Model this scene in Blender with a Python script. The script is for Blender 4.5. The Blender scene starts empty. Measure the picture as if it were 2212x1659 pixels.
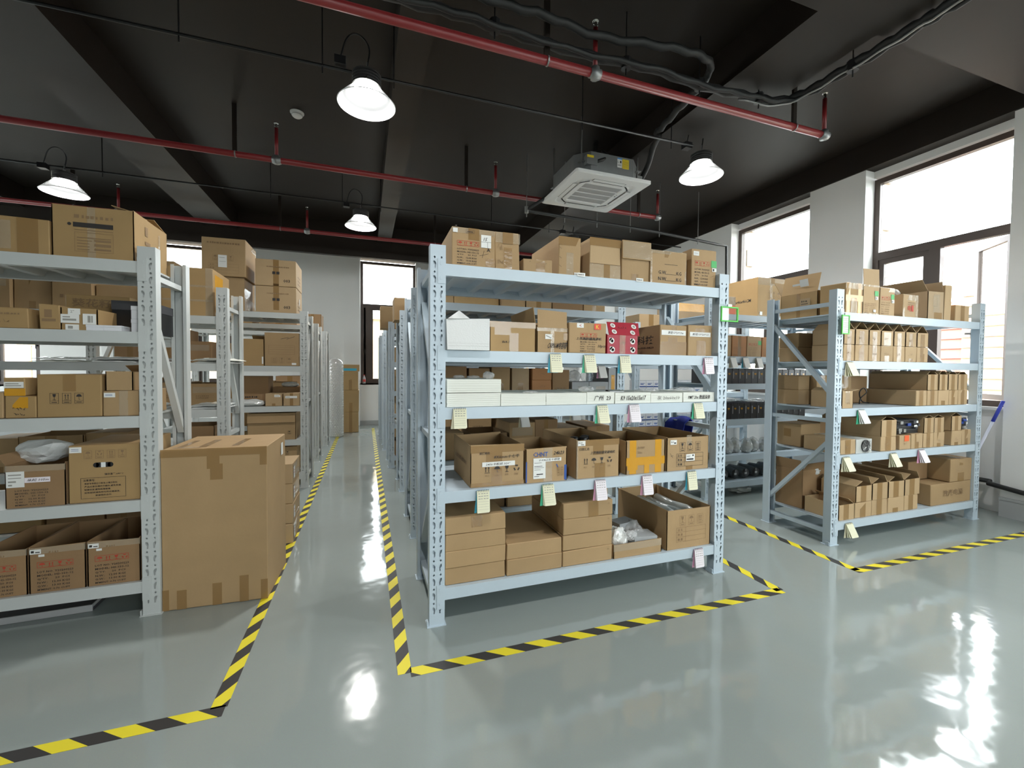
import bpy, bmesh, math, random
from mathutils import Vector, Matrix
random.seed(7)
PI = math.pi
SC = bpy.context.scene
COL = SC.collection

# ------------------------------------------------------------------ camera
cam_data = bpy.data.cameras.new('camera')
cam = bpy.data.objects.new('camera', cam_data)
COL.objects.link(cam)
SC.camera = cam
cam_data.sensor_fit = 'HORIZONTAL'
cam_data.sensor_width = 36.0
cam_data.lens = 914.87 / 2212 * 36.0
cam_data.shift_y = -5.24 / 2212
cam_data.shift_x = -0.17 / 2212
cam_data.clip_start = 0.05
cam_data.clip_end = 300
YAW, PITCH, ROLL = 0.3342, -0.0275, 0.0078
_f = Vector((math.sin(YAW) * math.cos(PITCH), math.cos(YAW) * math.cos(PITCH), math.sin(PITCH)))
_r = Vector((math.cos(YAW), -math.sin(YAW), 0))
_u = _r.cross(_f)
_r2 = math.cos(ROLL) * _r + math.sin(ROLL) * _u
_u2 = -math.sin(ROLL) * _r + math.cos(ROLL) * _u
cam.matrix_world = Matrix(((_r2.x, _u2.x, -_f.x, 0), (_r2.y, _u2.y, -_f.y, 0), (_r2.z, _u2.z, -_f.z, 1.3565), (0, 0, 0, 1)))

# ------------------------------------------------------------------ world, exposure
world = bpy.data.worlds.new('sky')
SC.world = world
world.use_nodes = True
_bg = world.node_tree.nodes['Background']
_bg.inputs[0].default_value = (0.93, 0.97, 1.0, 1)
_bg.inputs[1].default_value = 11.0
SC.view_settings.view_transform = 'Standard'
SC.view_settings.look = 'None'
SC.view_settings.exposure = 0.56
SC.view_settings.gamma = 1.0
SC.view_settings.use_curve_mapping = False
LAMP_W = 21.0
SC.cycles.max_bounces = 6
SC.cycles.diffuse_bounces = 4
SC.cycles.glossy_bounces = 3
SC.cycles.transparent_max_bounces = 10
SC.cycles.adaptive_threshold = 0.025
SC.cycles.caustics_reflective = False
SC.cycles.caustics_refractive = False
SC.cycles.sample_clamp_indirect = 6.0


def portal(name, loc, rot, sx, sy):
    """A sky portal in a window opening: guides the sky's own light, adds none."""
    d = bpy.data.lights.new(name, 'AREA')
    d.shape = 'RECTANGLE'
    d.size, d.size_y = sx, sy
    d.cycles.is_portal = True
    o = bpy.data.objects.new(name, d)
    COL.objects.link(o)
    o.location, o.rotation_euler = loc, rot


# ------------------------------------------------------------------ materials
MATS = {}


def mat(name, col, rough=0.5, metal=0.0, spec=0.5, alpha=1.0, emit=None, estr=0.0, coat=0.0, noise=0.0, nscale=20.0,
        rnd=0.0, bump=0.0, bscale=200.0, trans=0.0):
    m = bpy.data.materials.new(name)
    m.use_nodes = True
    nt = m.node_tree
    b = nt.nodes['Principled BSDF']
    b.inputs['Base Color'].default_value = (*col, 1)
    b.inputs['Roughness'].default_value = rough
    b.inputs['Metallic'].default_value = metal
    b.inputs['Specular IOR Level'].default_value = spec
    b.inputs['Alpha'].default_value = alpha
    b.inputs['Coat Weight'].default_value = coat
    b.inputs['Transmission Weight'].default_value = trans
    if emit:
        b.inputs['Emission Color'].default_value = (*emit, 1)
        b.inputs['Emission Strength'].default_value = estr
    L = nt.links
    src = None
    if noise or bump:
        tc = nt.nodes.new('ShaderNodeTexCoord')
    if noise:
        n = nt.nodes.new('ShaderNodeTexNoise')
        n.inputs['Scale'].default_value = nscale
        n.inputs['Detail'].default_value = 4
        L.new(tc.outputs['Object'], n.inputs['Vector'])
        mx = nt.nodes.new('ShaderNodeMix')
        mx.data_type = 'RGBA'
        L.new(n.outputs['Fac'], mx.inputs[0])
        mx.inputs[6].default_value = (*[c * (1 - noise) for c in col], 1)
        mx.inputs[7].default_value = (*[min(1, c * (1 + noise)) for c in col], 1)
        src = mx.outputs[2]
    if rnd:
        oi = nt.nodes.new('ShaderNodeObjectInfo')
        mr = nt.nodes.new('ShaderNodeMapRange')
        mr.inputs[3].default_value = 1 - rnd
        mr.inputs[4].default_value = 1 + rnd
        L.new(oi.outputs['Random'], mr.inputs[0])
        hs = nt.nodes.new('ShaderNodeHueSaturation')
        if src:
            L.new(src, hs.inputs['Color'])
        else:
            hs.inputs['Color'].default_value = (*col, 1)
        L.new(mr.outputs[0], hs.inputs['Value'])
        src = hs.outputs[0]
    if src:
        L.new(src, b.inputs['Base Color'])
    if bump:
        n2 = nt.nodes.new('ShaderNodeTexNoise')
        n2.inputs['Scale'].default_value = bscale
        n2.inputs['Detail'].default_value = 3
        L.new(tc.outputs['Object'], n2.inputs['Vector'])
        bp = nt.nodes.new('ShaderNodeBump')
        bp.inputs['Strength'].default_value = bump
        bp.inputs['Distance'].default_value = 0.004
        L.new(n2.outputs['Fac'], bp.inputs['Height'])
        L.new(bp.outputs[0], b.inputs['Normal'])
    MATS[name] = m
    return m


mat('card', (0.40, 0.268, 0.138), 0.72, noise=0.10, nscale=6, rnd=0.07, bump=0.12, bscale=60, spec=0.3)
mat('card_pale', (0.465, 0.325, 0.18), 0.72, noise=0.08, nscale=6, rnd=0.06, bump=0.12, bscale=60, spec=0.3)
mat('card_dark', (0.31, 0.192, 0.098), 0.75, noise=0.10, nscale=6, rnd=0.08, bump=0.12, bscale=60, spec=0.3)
mat('card_grey', (0.40, 0.29, 0.175), 0.75, noise=0.12, nscale=5, rnd=0.06, bump=0.15, bscale=50, spec=0.3)
mat('card_orange', (0.43, 0.21, 0.09), 0.72, noise=0.10, nscale=6, rnd=0.05, spec=0.3)
mat('card_gold', (0.385, 0.25, 0.112), 0.7, noise=0.12, nscale=5, rnd=0.05, spec=0.35)
mat('seam', (0.10, 0.06, 0.03), 0.9)
mat('tape', (0.36, 0.215, 0.085), 0.16, alpha=0.72, spec=0.6, bump=0.35, bscale=25)
mat('tape_clear', (0.62, 0.52, 0.38), 0.10, alpha=0.38, spec=0.8, bump=0.6, bscale=22)
mat('tape_yellow', (0.62, 0.30, 0.015), 0.18, alpha=1.0, spec=0.6, bump=0.4, bscale=25)
mat('paper', (0.80, 0.80, 0.77), 0.7)
mat('paper_cream', (0.80, 0.78, 0.58), 0.7)
mat('sheets', (0.76, 0.77, 0.70), 0.75, noise=0.05, nscale=4)
mat('sheet_line', (0.50, 0.51, 0.46), 0.8)
mat('ink', (0.035, 0.03, 0.028), 0.7)
mat('ink_faint', (0.26, 0.165, 0.085), 0.75)
mat('ink_grey', (0.33, 0.32, 0.29), 0.7)
mat('ink_red', (0.50, 0.055, 0.03), 0.7)
mat('ink_blue', (0.03, 0.09, 0.33), 0.6)
mat('sticker_green', (0.05, 0.42, 0.10), 0.5)
mat('sticker_red', (0.72, 0.06, 0.02), 0.5)
mat('sticker_yellow', (0.80, 0.60, 0.03), 0.5)
mat('sticker_orange', (0.80, 0.13, 0.03), 0.5)
mat('sticker_blue', (0.12, 0.35, 0.75), 0.5)
mat('red_card', (0.36, 0.012, 0.03), 0.45, noise=0.06, nscale=5)
mat('rack_blue', (0.51, 0.60, 0.67), 0.38, spec=0.5, noise=0.03, nscale=8)
mat('rack_grey', (0.54, 0.565, 0.555), 0.40, spec=0.5, noise=0.03, nscale=8)
mat('dark_hole', (0.02, 0.02, 0.022), 0.9)
mat('black_paint', (0.0175, 0.0125, 0.0090), 0.55, noise=0.15, nscale=3, spec=0.28)
mat('black_plastic', (0.012, 0.012, 0.013), 0.35)
mat('black_rubber', (0.018, 0.018, 0.018), 0.55, bump=0.4, bscale=30)
mat('pipe_red', (0.22, 0.018, 0.02), 0.36)
mat('steel', (0.50, 0.50, 0.49), 0.35, metal=0.9)
mat('galv', (0.30, 0.31, 0.31), 0.45, metal=0.7, noise=0.12, nscale=12)
mat('chrome', (0.8, 0.8, 0.78), 0.12, metal=1.0)
mat('rod', (0.28, 0.28, 0.27), 0.4, metal=0.6)
mat('white_plastic', (0.78, 0.78, 0.77), 0.35)
mat('grille', (0.42, 0.42, 0.42), 0.6)
mat('reflector', (0.62, 0.63, 0.65), 0.2, alpha=0.5, coat=0.3)
mat('led', (1, 1, 1), 0.4, emit=(1.0, 0.99, 0.95), estr=22.0)
mat('lamp_body', (0.10, 0.10, 0.10), 0.35, metal=0.6)
mat('wall_white', (0.82, 0.81, 0.79), 0.85, noise=0.02, nscale=2)
mat('wall_grey', (0.40, 0.41, 0.41), 0.6)
mat('frame_brown', (0.085, 0.060, 0.050), 0.4)
mat('sill_stone', (0.60, 0.59, 0.57), 0.5)
mat('green_frame', (0.06, 0.52, 0.03), 0.4)
mat('pad_blue', (0.05, 0.42, 0.58), 0.5)
mat('pad_green', (0.06, 0.48, 0.27), 0.5)
mat('pad_pink', (0.72, 0.35, 0.50), 0.5)
mat('pad_cream', (0.62, 0.58, 0.42), 0.5)
mat('pink_page', (0.86, 0.80, 0.84), 0.7)
mat('plastic_bag', (0.85, 0.86, 0.86), 0.12, alpha=0.34, spec=0.9, bump=0.9, bscale=14)
mat('bag_dense', (0.78, 0.80, 0.78), 0.18, alpha=0.85, spec=0.9, bump=0.9, bscale=16)
mat('bag_grey', (0.16, 0.17, 0.18), 0.18, alpha=0.75, spec=0.9, bump=0.8, bscale=16)
mat('bubble', (0.72, 0.72, 0.70), 0.15, alpha=0.85, spec=0.8)
mat('foam_grey', (0.42, 0.44, 0.45), 0.85, noise=0.05, nscale=30)
mat('foam_white', (0.76, 0.77, 0.76), 0.8, bump=0.3, bscale=120)
mat('blue_cloth', (0.012, 0.028, 0.25), 0.9)
mat('blue_box', (0.02, 0.06, 0.30), 0.5)
mat('white_box', (0.74, 0.75, 0.78), 0.6)
mat('slate', (0.055, 0.056, 0.062), 0.5)
mat('psu_grey', (0.52, 0.53, 0.50), 0.4)
mat('broom_blue', (0.03, 0.05, 0.42), 0.4)
mat('pole_white', (0.60, 0.62, 0.72), 0.35)
mat('red_stuff', (0.55, 0.03, 0.06), 0.4)
mat('siding_pink', (0.42, 0.18, 0.14), 0.6)
mat('siding_beige', (0.42, 0.31, 0.22), 0.6)
mat('stucco', (0.50, 0.38, 0.24), 0.8)
mat('stone_beige', (0.46, 0.38, 0.30), 0.8)
mat('wood_frame', (0.42, 0.24, 0.11), 0.5)
mat('far_glass', (0.20, 0.23, 0.24), 0.15)
mat('ground', (0.30, 0.30, 0.28), 0.9)
mat('bottle_red', (0.55, 0.05, 0.04), 0.3)


def make_glass():
    m = bpy.data.materials.new('glass')
    m.use_nodes = True
    nt = m.node_tree
    nt.nodes.clear()
    o = nt.nodes.new('ShaderNodeOutputMaterial')
    mx = nt.nodes.new('ShaderNodeMixShader')
    t = nt.nodes.new('ShaderNodeBsdfTransparent')
    g = nt.nodes.new('ShaderNodeBsdfGlossy')
    g.inputs['Roughness'].default_value = 0.02
    t.inputs[0].default_value = (0.95, 0.97, 0.96, 1)
    mx.inputs[0].default_value = 0.06
    nt.links.new(t.outputs[0], mx.inputs[1])
    nt.links.new(g.outputs[0], mx.inputs[2])
    nt.links.new(mx.outputs[0], o.inputs[0])
    MATS['glass'] = m


def make_floor_mat():
    m = bpy.data.materials.new('floor_epoxy')
    m.use_nodes = True
    nt = m.node_tree
    b = nt.nodes['Principled BSDF']
    L = nt.links
    tc = nt.nodes.new('ShaderNodeTexCoord')
    n1 = nt.nodes.new('ShaderNodeTexNoise')
    n1.inputs['Scale'].default_value = 0.9
    n1.inputs['Detail'].default_value = 5
    n2 = nt.nodes.new('ShaderNodeTexNoise')
    n2.inputs['Scale'].default_value = 260
    n2.inputs['Detail'].default_value = 2
    L.new(tc.outputs['Object'], n1.inputs['Vector'])
    L.new(tc.outputs['Object'], n2.inputs['Vector'])
    mx = nt.nodes.new('ShaderNodeMix')
    mx.data_type = 'RGBA'
    mx.inputs[6].default_value = (0.285, 0.326, 0.314, 1)
    mx.inputs[7].default_value = (0.322, 0.362, 0.346, 1)
    L.new(n1.outputs['Fac'], mx.inputs[0])
    mx2 = nt.nodes.new('ShaderNodeMix')
    mx2.data_type = 'RGBA'
    mx2.blend_type = 'MULTIPLY'
    mx2.inputs[0].default_value = 0.12
    L.new(mx.outputs[2], mx2.inputs[6])
    L.new(n2.outputs['Color'], mx2.inputs[7])
    L.new(mx2.outputs[2], b.inputs['Base Color'])
    mr = nt.nodes.new('ShaderNodeMapRange')
    mr.inputs[1].default_value, mr.inputs[2].default_value = 0.35, 0.65
    mr.inputs[3].default_value, mr.inputs[4].default_value = 0.05, 0.13
    L.new(n1.outputs['Fac'], mr.inputs[0])
    L.new(mr.outputs[0], b.inputs['Roughness'])
    b.inputs['Specular IOR Level'].default_value = 0.8
    # hand-trowelled waviness of the resin
    n3 = nt.nodes.new('ShaderNodeTexNoise')
    n3.inputs['Scale'].default_value = 5.5
    n3.inputs['Detail'].default_value = 2
    L.new(tc.outputs['Object'], n3.inputs['Vector'])
    bp = nt.nodes.new('ShaderNodeBump')
    bp.inputs['Strength'].default_value = 0.11
    bp.inputs['Distance'].default_value = 0.02
    L.new(n3.outputs['Fac'], bp.inputs['Height'])
    L.new(bp.outputs[0], b.inputs['Normal'])
    MATS['floor_epoxy'] = m


def make_stripe_mat():
    m = bpy.data.materials.new('hazard_stripes')
    m.use_nodes = True
    nt = m.node_tree
    b = nt.nodes['Principled BSDF']
    L = nt.links
    tc = nt.nodes.new('ShaderNodeTexCoord')
    sx = nt.nodes.new('ShaderNodeSeparateXYZ')
    L.new(tc.outputs['Object'], sx.inputs[0])
    a = nt.nodes.new('ShaderNodeMath'); a.operation = 'MULTIPLY_ADD'
    a.inputs[1].default_value = 1.4
    L.new(sx.outputs['Y'], a.inputs[0]); L.new(sx.outputs['X'], a.inputs[2])
    d = nt.nodes.new('ShaderNodeMath'); d.operation = 'DIVIDE'; d.inputs[1].default_value = 0.198
    L.new(a.outputs[0], d.inputs[0])
    f = nt.nodes.new('ShaderNodeMath'); f.operation = 'FRACT'
    L.new(d.outputs[0], f.inputs[0])
    g = nt.nodes.new('ShaderNodeMath'); g.operation = 'GREATER_THAN'; g.inputs[1].default_value = 0.5
    L.new(f.outputs[0], g.inputs[0])
    n = nt.nodes.new('ShaderNodeTexNoise'); n.inputs['Scale'].default_value = 40
    L.new(tc.outputs['Object'], n.inputs['Vector'])
    mx = nt.nodes.new('ShaderNodeMix'); mx.data_type = 'RGBA'
    L.new(g.outputs[0], mx.inputs[0])
    mx.inputs[6].default_value = (0.80, 0.68, 0.03, 1)
    mx.inputs[7].default_value = (0.035, 0.033, 0.033, 1)
    L.new(mx.outputs[2], b.inputs['Base Color'])
    b.inputs['Roughness'].default_value = 0.45
    MATS['hazard_stripes'] = m


make_glass(); make_floor_mat(); make_stripe_mat()

# ------------------------------------------------------------------ mesh helpers


class MB:
    """Collects simple shapes into one mesh."""

    def __init__(s):
        s.v, s.f = [], []

    def add(s, vs, fs):
        n = len(s.v)
        s.v += [tuple(v) for v in vs]
        s.f += [tuple(i + n for i in f) for f in fs]
        return s

    def box(s, x0, x1, y0, y1, z0, z1):
        return s.add([(x0, y0, z0), (x1, y0, z0), (x1, y1, z0), (x0, y1, z0), (x0, y0, z1), (x1, y0, z1), (x1, y1, z1), (x0, y1, z1)],
                     [(0, 3, 2, 1), (4, 5, 6, 7), (0, 1, 5, 4), (1, 2, 6, 5), (2, 3, 7, 6), (3, 0, 4, 7)])

    def hexa(s, p):  # eight corners: bottom four, top four
        return s.add(p, [(0, 3, 2, 1), (4, 5, 6, 7), (0, 1, 5, 4), (1, 2, 6, 5), (2, 3, 7, 6), (3, 0, 4, 7)])

    def bar(s, a, b, w, h, up=(0, 0, 1)):
        a, b = Vector(a), Vector(b)
        d = (b - a).normalized()
        x = d.cross(Vector(up))
        if x.length < 1e-4:
            x = d.cross(Vector((0, 1, 0)))
        x.normalize()
        y = x.cross(d)
        p = []
        for c in (a, b):
            for (i, j) in ((-1, -1), (1, -1), (1, 1), (-1, 1)):
                p.append(c + x * (i * w / 2) + y * (j * h / 2))
        return s.add(p, [(0, 1, 2, 3), (7, 6, 5, 4), (0, 4, 5, 1), (1, 5, 6, 2), (2, 6, 7, 3), (3, 7, 4, 0)])

    def tube(s, pts, r, n=8, caps=True):
        pts = [Vector(p) for p in pts]
        rings = []
        t0 = (pts[1] - pts[0]).normalized()
        ref = Vector((0, 0, 1)) if abs(t0.z) < 0.9 else Vector((1, 0, 0))
        x = t0.cross(ref).normalized()
        for i, p in enumerate(pts):
            t = (pts[min(i + 1, len(pts) - 1)] - pts[max(i - 1, 0)]).normalized()
            x = (x - t * x.dot(t)).normalized()
            y = t.cross(x)
            rr = r[i] if isinstance(r, (list, tuple)) else r
            rings.append([p + (x * math.cos(2 * PI * k / n) + y * math.sin(2 * PI * k / n)) * rr for k in range(n)])
        vs = [v for ring in rings for v in ring]
        fs = []
        for i in range(len(pts) - 1):
            for k in range(n):
                fs.append((i * n + k, i * n + (k + 1) % n, (i + 1) * n + (k + 1) % n, (i + 1) * n + k))
        if caps:
            fs.append(tuple(reversed(range(n))))
            fs.append(tuple((len(pts) - 1) * n + k for k in range(n)))
        return s.add(vs, fs)

    def lathe(s, prof, n=24, c=(0, 0, 0)):
        vs, fs = [], []
        for (r, z) in prof:
            for k in range(n):
                vs.append((c[0] + r * math.cos(2 * PI * k / n), c[1] + r * math.sin(2 * PI * k / n), c[2] + z))
        for i in range(len(prof) - 1):
            for k in range(n):
                fs.append((i * n + k, i * n + (k + 1) % n, (i + 1) * n + (k + 1) % n, (i + 1) * n + k))
        return s.add(vs, fs)

    def mesh(s, name, m, smooth=False):
        me = bpy.data.meshes.new(name)
        me.from_pydata(s.v, [], s.f)
        me.materials.append(MATS[m])
        if smooth:
            me.polygons.foreach_set('use_smooth', [True] * len(me.polygons))
        me.update()
        return me

    def build(s, name, m, parent=None, loc=(0, 0, 0), rz=0.0, smooth=False):
        return link(name, s.mesh(name, m, smooth), parent, loc, rz)


def link(name, me, parent=None, loc=(0, 0, 0), rz=0.0, rot=None):
    o = bpy.data.objects.new(name, me)
    COL.objects.link(o)
    o.location = loc
    o.rotation_euler = rot if rot else (0, 0, rz)
    if parent:
        o.parent = parent
    return o


def tag(o, label, cat, group=None):
    o['label'] = label
    o['category'] = cat
    if group:
        o['group'] = group
    return o


def struct(o):
    o['kind'] = 'structure'
    return o


def empty(name, loc=(0, 0, 0), rz=0.0):
    o = bpy.data.objects.new(name, None)
    COL.objects.link(o)
    o.location = loc
    o.rotation_euler = (0, 0, rz)
    o.empty_display_size = 0.1
    return o


def copy_tree(o, parent=None):
    c = o.copy()
    COL.objects.link(c)
    c.parent = parent
    for ch in list(o.children):
        copy_tree(ch, c)
    return c


def smooth_path(pts, k=6):
    """Catmull-Rom through the points."""
    P = [Vector(p) for p in pts]
    P = [P[0] * 2 - P[1]] + P + [P[-1] * 2 - P[-2]]
    out = []
    for i in range(1, len(P) - 2):
        for j in range(k):
            t = j / k
            a, b, c, d = P[i - 1], P[i], P[i + 1], P[i + 2]
            out.append(0.5 * ((2 * b) + (c - a) * t + (2 * a - 5 * b + 4 * c - d) * t * t + (3 * b - a - 3 * c + d) * t ** 3))
    out.append(P[-2])
    return out


ORD = ['first', 'second', 'third', 'fourth', 'fifth', 'sixth', 'seventh', 'eighth', 'ninth', 'tenth', 'eleventh', 'twelfth', 'thirteenth', 'fourteenth',
       'fifteenth', 'sixteenth', 'seventeenth', 'eighteenth', 'nineteenth', 'twentieth']

# ---- flat print: text and marks as thin flat meshes ------------------------
_TXT = {}


def text2d(s):
    """(verts, faces, width, height) of a string one unit tall, lower left at 0,0."""
    if s in _TXT:
        return _TXT[s]
    c = bpy.data.curves.new('t', 'FONT')
    c.body = s
    c.size = 1.0
    c.resolution_u = 1
    c.fill_mode = 'FRONT'
    c.offset = 0.012
    o = bpy.data.objects.new('t', c)
    COL.objects.link(o)
    dg = bpy.context.evaluated_depsgraph_get()
    me = o.evaluated_get(dg).to_mesh()
    vs = [(v.co.x, v.co.y) for v in me.vertices]
    fs = [tuple(p.vertices) for p in me.polygons]
    o.evaluated_get(dg).to_mesh_clear()
    bpy.data.objects.remove(o)
    bpy.data.curves.remove(c)
    if vs:
        x0 = min(v[0] for v in vs); x1 = max(v[0] for v in vs)
        y0 = min(v[1] for v in vs); y1 = max(v[1] for v in vs)
        vs = [(v[0] - x0, v[1] - y0) for v in vs]
        r = (vs, fs, x1 - x0, y1 - y0)
    else:
        r = ([], [], 0.1, 0.1)
    _TXT[s] = r
    return r


class P2:
    """2D print collector in face coordinates (u right, v up), metres."""

    def __init__(s):
        s.v, s.f = [], []

    def add(s, vs, fs):
        n = len(s.v)
        s.v += list(vs)
        s.f += [tuple(i + n for i in f) for f in fs]
        return s

    def rect(s, u, v, w, h):
        return s.add([(u, v), (u + w, v), (u + w, v + h), (u, v + h)], [(0, 1, 2, 3)])

    def frame(s, u, v, w, h, t=0.0018):
        s.rect(u, v, w, t); s.rect(u, v + h - t, w, t); s.rect(u, v + t, t, h - 2 * t)
        return s.rect(u + w - t, v + t, t, h - 2 * t)

    def line(s, a, b, t=0.0016):
        dx, dy = b[0] - a[0], b[1] - a[1]
        l = math.hypot(dx, dy) or 1
        nx, ny = -dy / l * t / 2, dx / l * t / 2
        return s.add([(a[0] - nx, a[1] - ny), (b[0] - nx, b[1] - ny), (b[0] + nx, b[1] + ny), (a[0] + nx, a[1] + ny)], [(0, 1, 2, 3)])

    def disc(s, u, v, r, n=14):
        return s.add([(u + r * math.cos(2 * PI * k / n), v + r * math.sin(2 * PI * k / n)) for k in range(n)], [tuple(range(n))])

    def text(s, t, u, v, h, w=None, shear=0.0, rise=0.0):
        vs, fs, tw, th = text2d(t)
        k = h / th
        kx = (w / tw) if w else k
        return s.add([(u + a * kx + b * k * shear, v + b * k + a * kx * rise) for a, b in vs], fs)

    def bars(s, u, v, w, h, rows=1, seed=1):
        """Rows of small blocks: print too small to read."""
        R = random.Random(seed)
        lh = h / rows
        for i in range(rows):
            x = u
            while x < u + w * .97:
                k = min(R.uniform(.25, .7) * lh, u + w - x)
                s.rect(x, v + i * lh + lh * .2, k, lh * R.uniform(.45, .6))
                x += k + lh * R.uniform(.12, .4)
        return s

    def scrawl(s, u, v, w, h, seed=1):
        """A few pen strokes: handwriting too small to read."""
        R = random.Random(seed)
        n = max(3, int(w / h * 1.3))
        for i in range(n):
            x = u + w * i / n
            c = [(x + R.uniform(0, w / n), v + R.uniform(0, h)) for _ in range(4)]
            for a, b in zip(c, c[1:]):
                s.line(a, b, .0018)
        return s

    def up_arrows(s, u, v, w, h):
        for i in (0.28, 0.72):
            s.rect(u + w * i - w * .05, v + h * .15, w * .1, h * .55)
            s.add([(u + w * i - w * .14, v + h * .65), (u + w * i + w * .14, v + h * .65), (u + w * i, v + h * .95)], [(0, 1, 2)])
        return s.rect(u + w * .1, v, w * .8, h * .07)

    def umbrella(s, u, v, w, h):
        n = 9
        s.add([(u + w * .5 + w * .45 * math.cos(PI * k / n), v + h * .5 + h * .42 * math.sin(PI * k / n)) for k in range(n + 1)], [tuple(range(n + 1))])
        s.rect(u + w * .47, v + h * .08, w * .06, h * .45)
        return s.rect(u + w * .47, v + h * .05, w * .2, h * .06)

    def wineglass(s, u, v, w, h):
        s.add([(u + w * .22, v + h * .95), (u + w * .3, v + h * .55), (u + w * .5, v + h * .45), (u + w * .7, v + h * .55), (u + w * .78, v + h * .95)], [(0, 1, 2, 3, 4)])
        s.rect(u + w * .46, v + h * .08, w * .08, h * .4)
        return s.rect(u + w * .25, v, w * .5, h * .08)

    def recycle(s, u, v, w, h):
        c = (u + w / 2, v + h / 2)
        for k in range(3):
            a = PI / 2 + k * 2 * PI / 3
            for da in (-0.55, 0.05):
                q = [(c[0] + r * w * math.cos(a + da + e), c[1] + r * h * math.sin(a + da + e)) for r, e in ((.25, 0), (.48, 0), (.48, .5), (.25, .5))]
                s.add(q, [(0, 1, 2, 3)])
        return s

    def icons(s, u, v, w, h, n=4, gap=1.25, kinds='augr', boxed=False):
        for i, k in enumerate(kinds[:n]):
            x = u + i * w * gap
            if boxed:
                s.frame(x, v, w, h, 0.0014)
                s.rect(x, v + h * .26, w, 0.0012)
                yy, hh, xx, ww = v + h * .34, h * .6, x + w * .15, w * .7
                s.rect(x + w * .2, v + h * .1, w * .6, h * .06)
            else:
                yy, hh, xx, ww = v, h, x, w
            {'a': s.up_arrows, 'u': s.umbrella, 'g': s.wineglass, 'r': s.recycle}[k](xx, yy, ww, hh)
        return s

    def obj(s, name, m, parent, M):
        me = bpy.data.meshes.new(name)
        me.from_pydata([tuple(M @ Vector((a, b, 0))) for a, b in s.v], [], s.f)
        me.materials.append(MATS[m])
        me.update()
        return link(name, me, parent)


def face_mtx(face, W, D, H, eps):
    """Maps (u,v,0) of a face of the box [0,W]x[0,D]x[0,H] to box coordinates."""
    if face == 'F':
        return Matrix(((1, 0, 0, 0), (0, 0, 1, -eps), (0, 1, 0, 0), (0, 0, 0, 1)))
    if face == 'L':   # side at x=0, seen from -X: u runs from back to front
        return Matrix(((0, 0, 0, -eps), (-1, 0, 0, D), (0, 1, 0, 0), (0, 0, 0, 1)))
    if face == 'R':
        return Matrix(((0, 0, 0, W + eps), (1, 0, 0, 0), (0, 1, 0, 0), (0, 0, 0, 1)))
    if face == 'T':
        return Matrix(((1, 0, 0, 0), (0, 1, 0, 0), (0, 0, 0, H + eps), (0, 0, 0, 1)))


# ------------------------------------------------------------------ cartons
_rc = random.Random(11)


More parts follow.
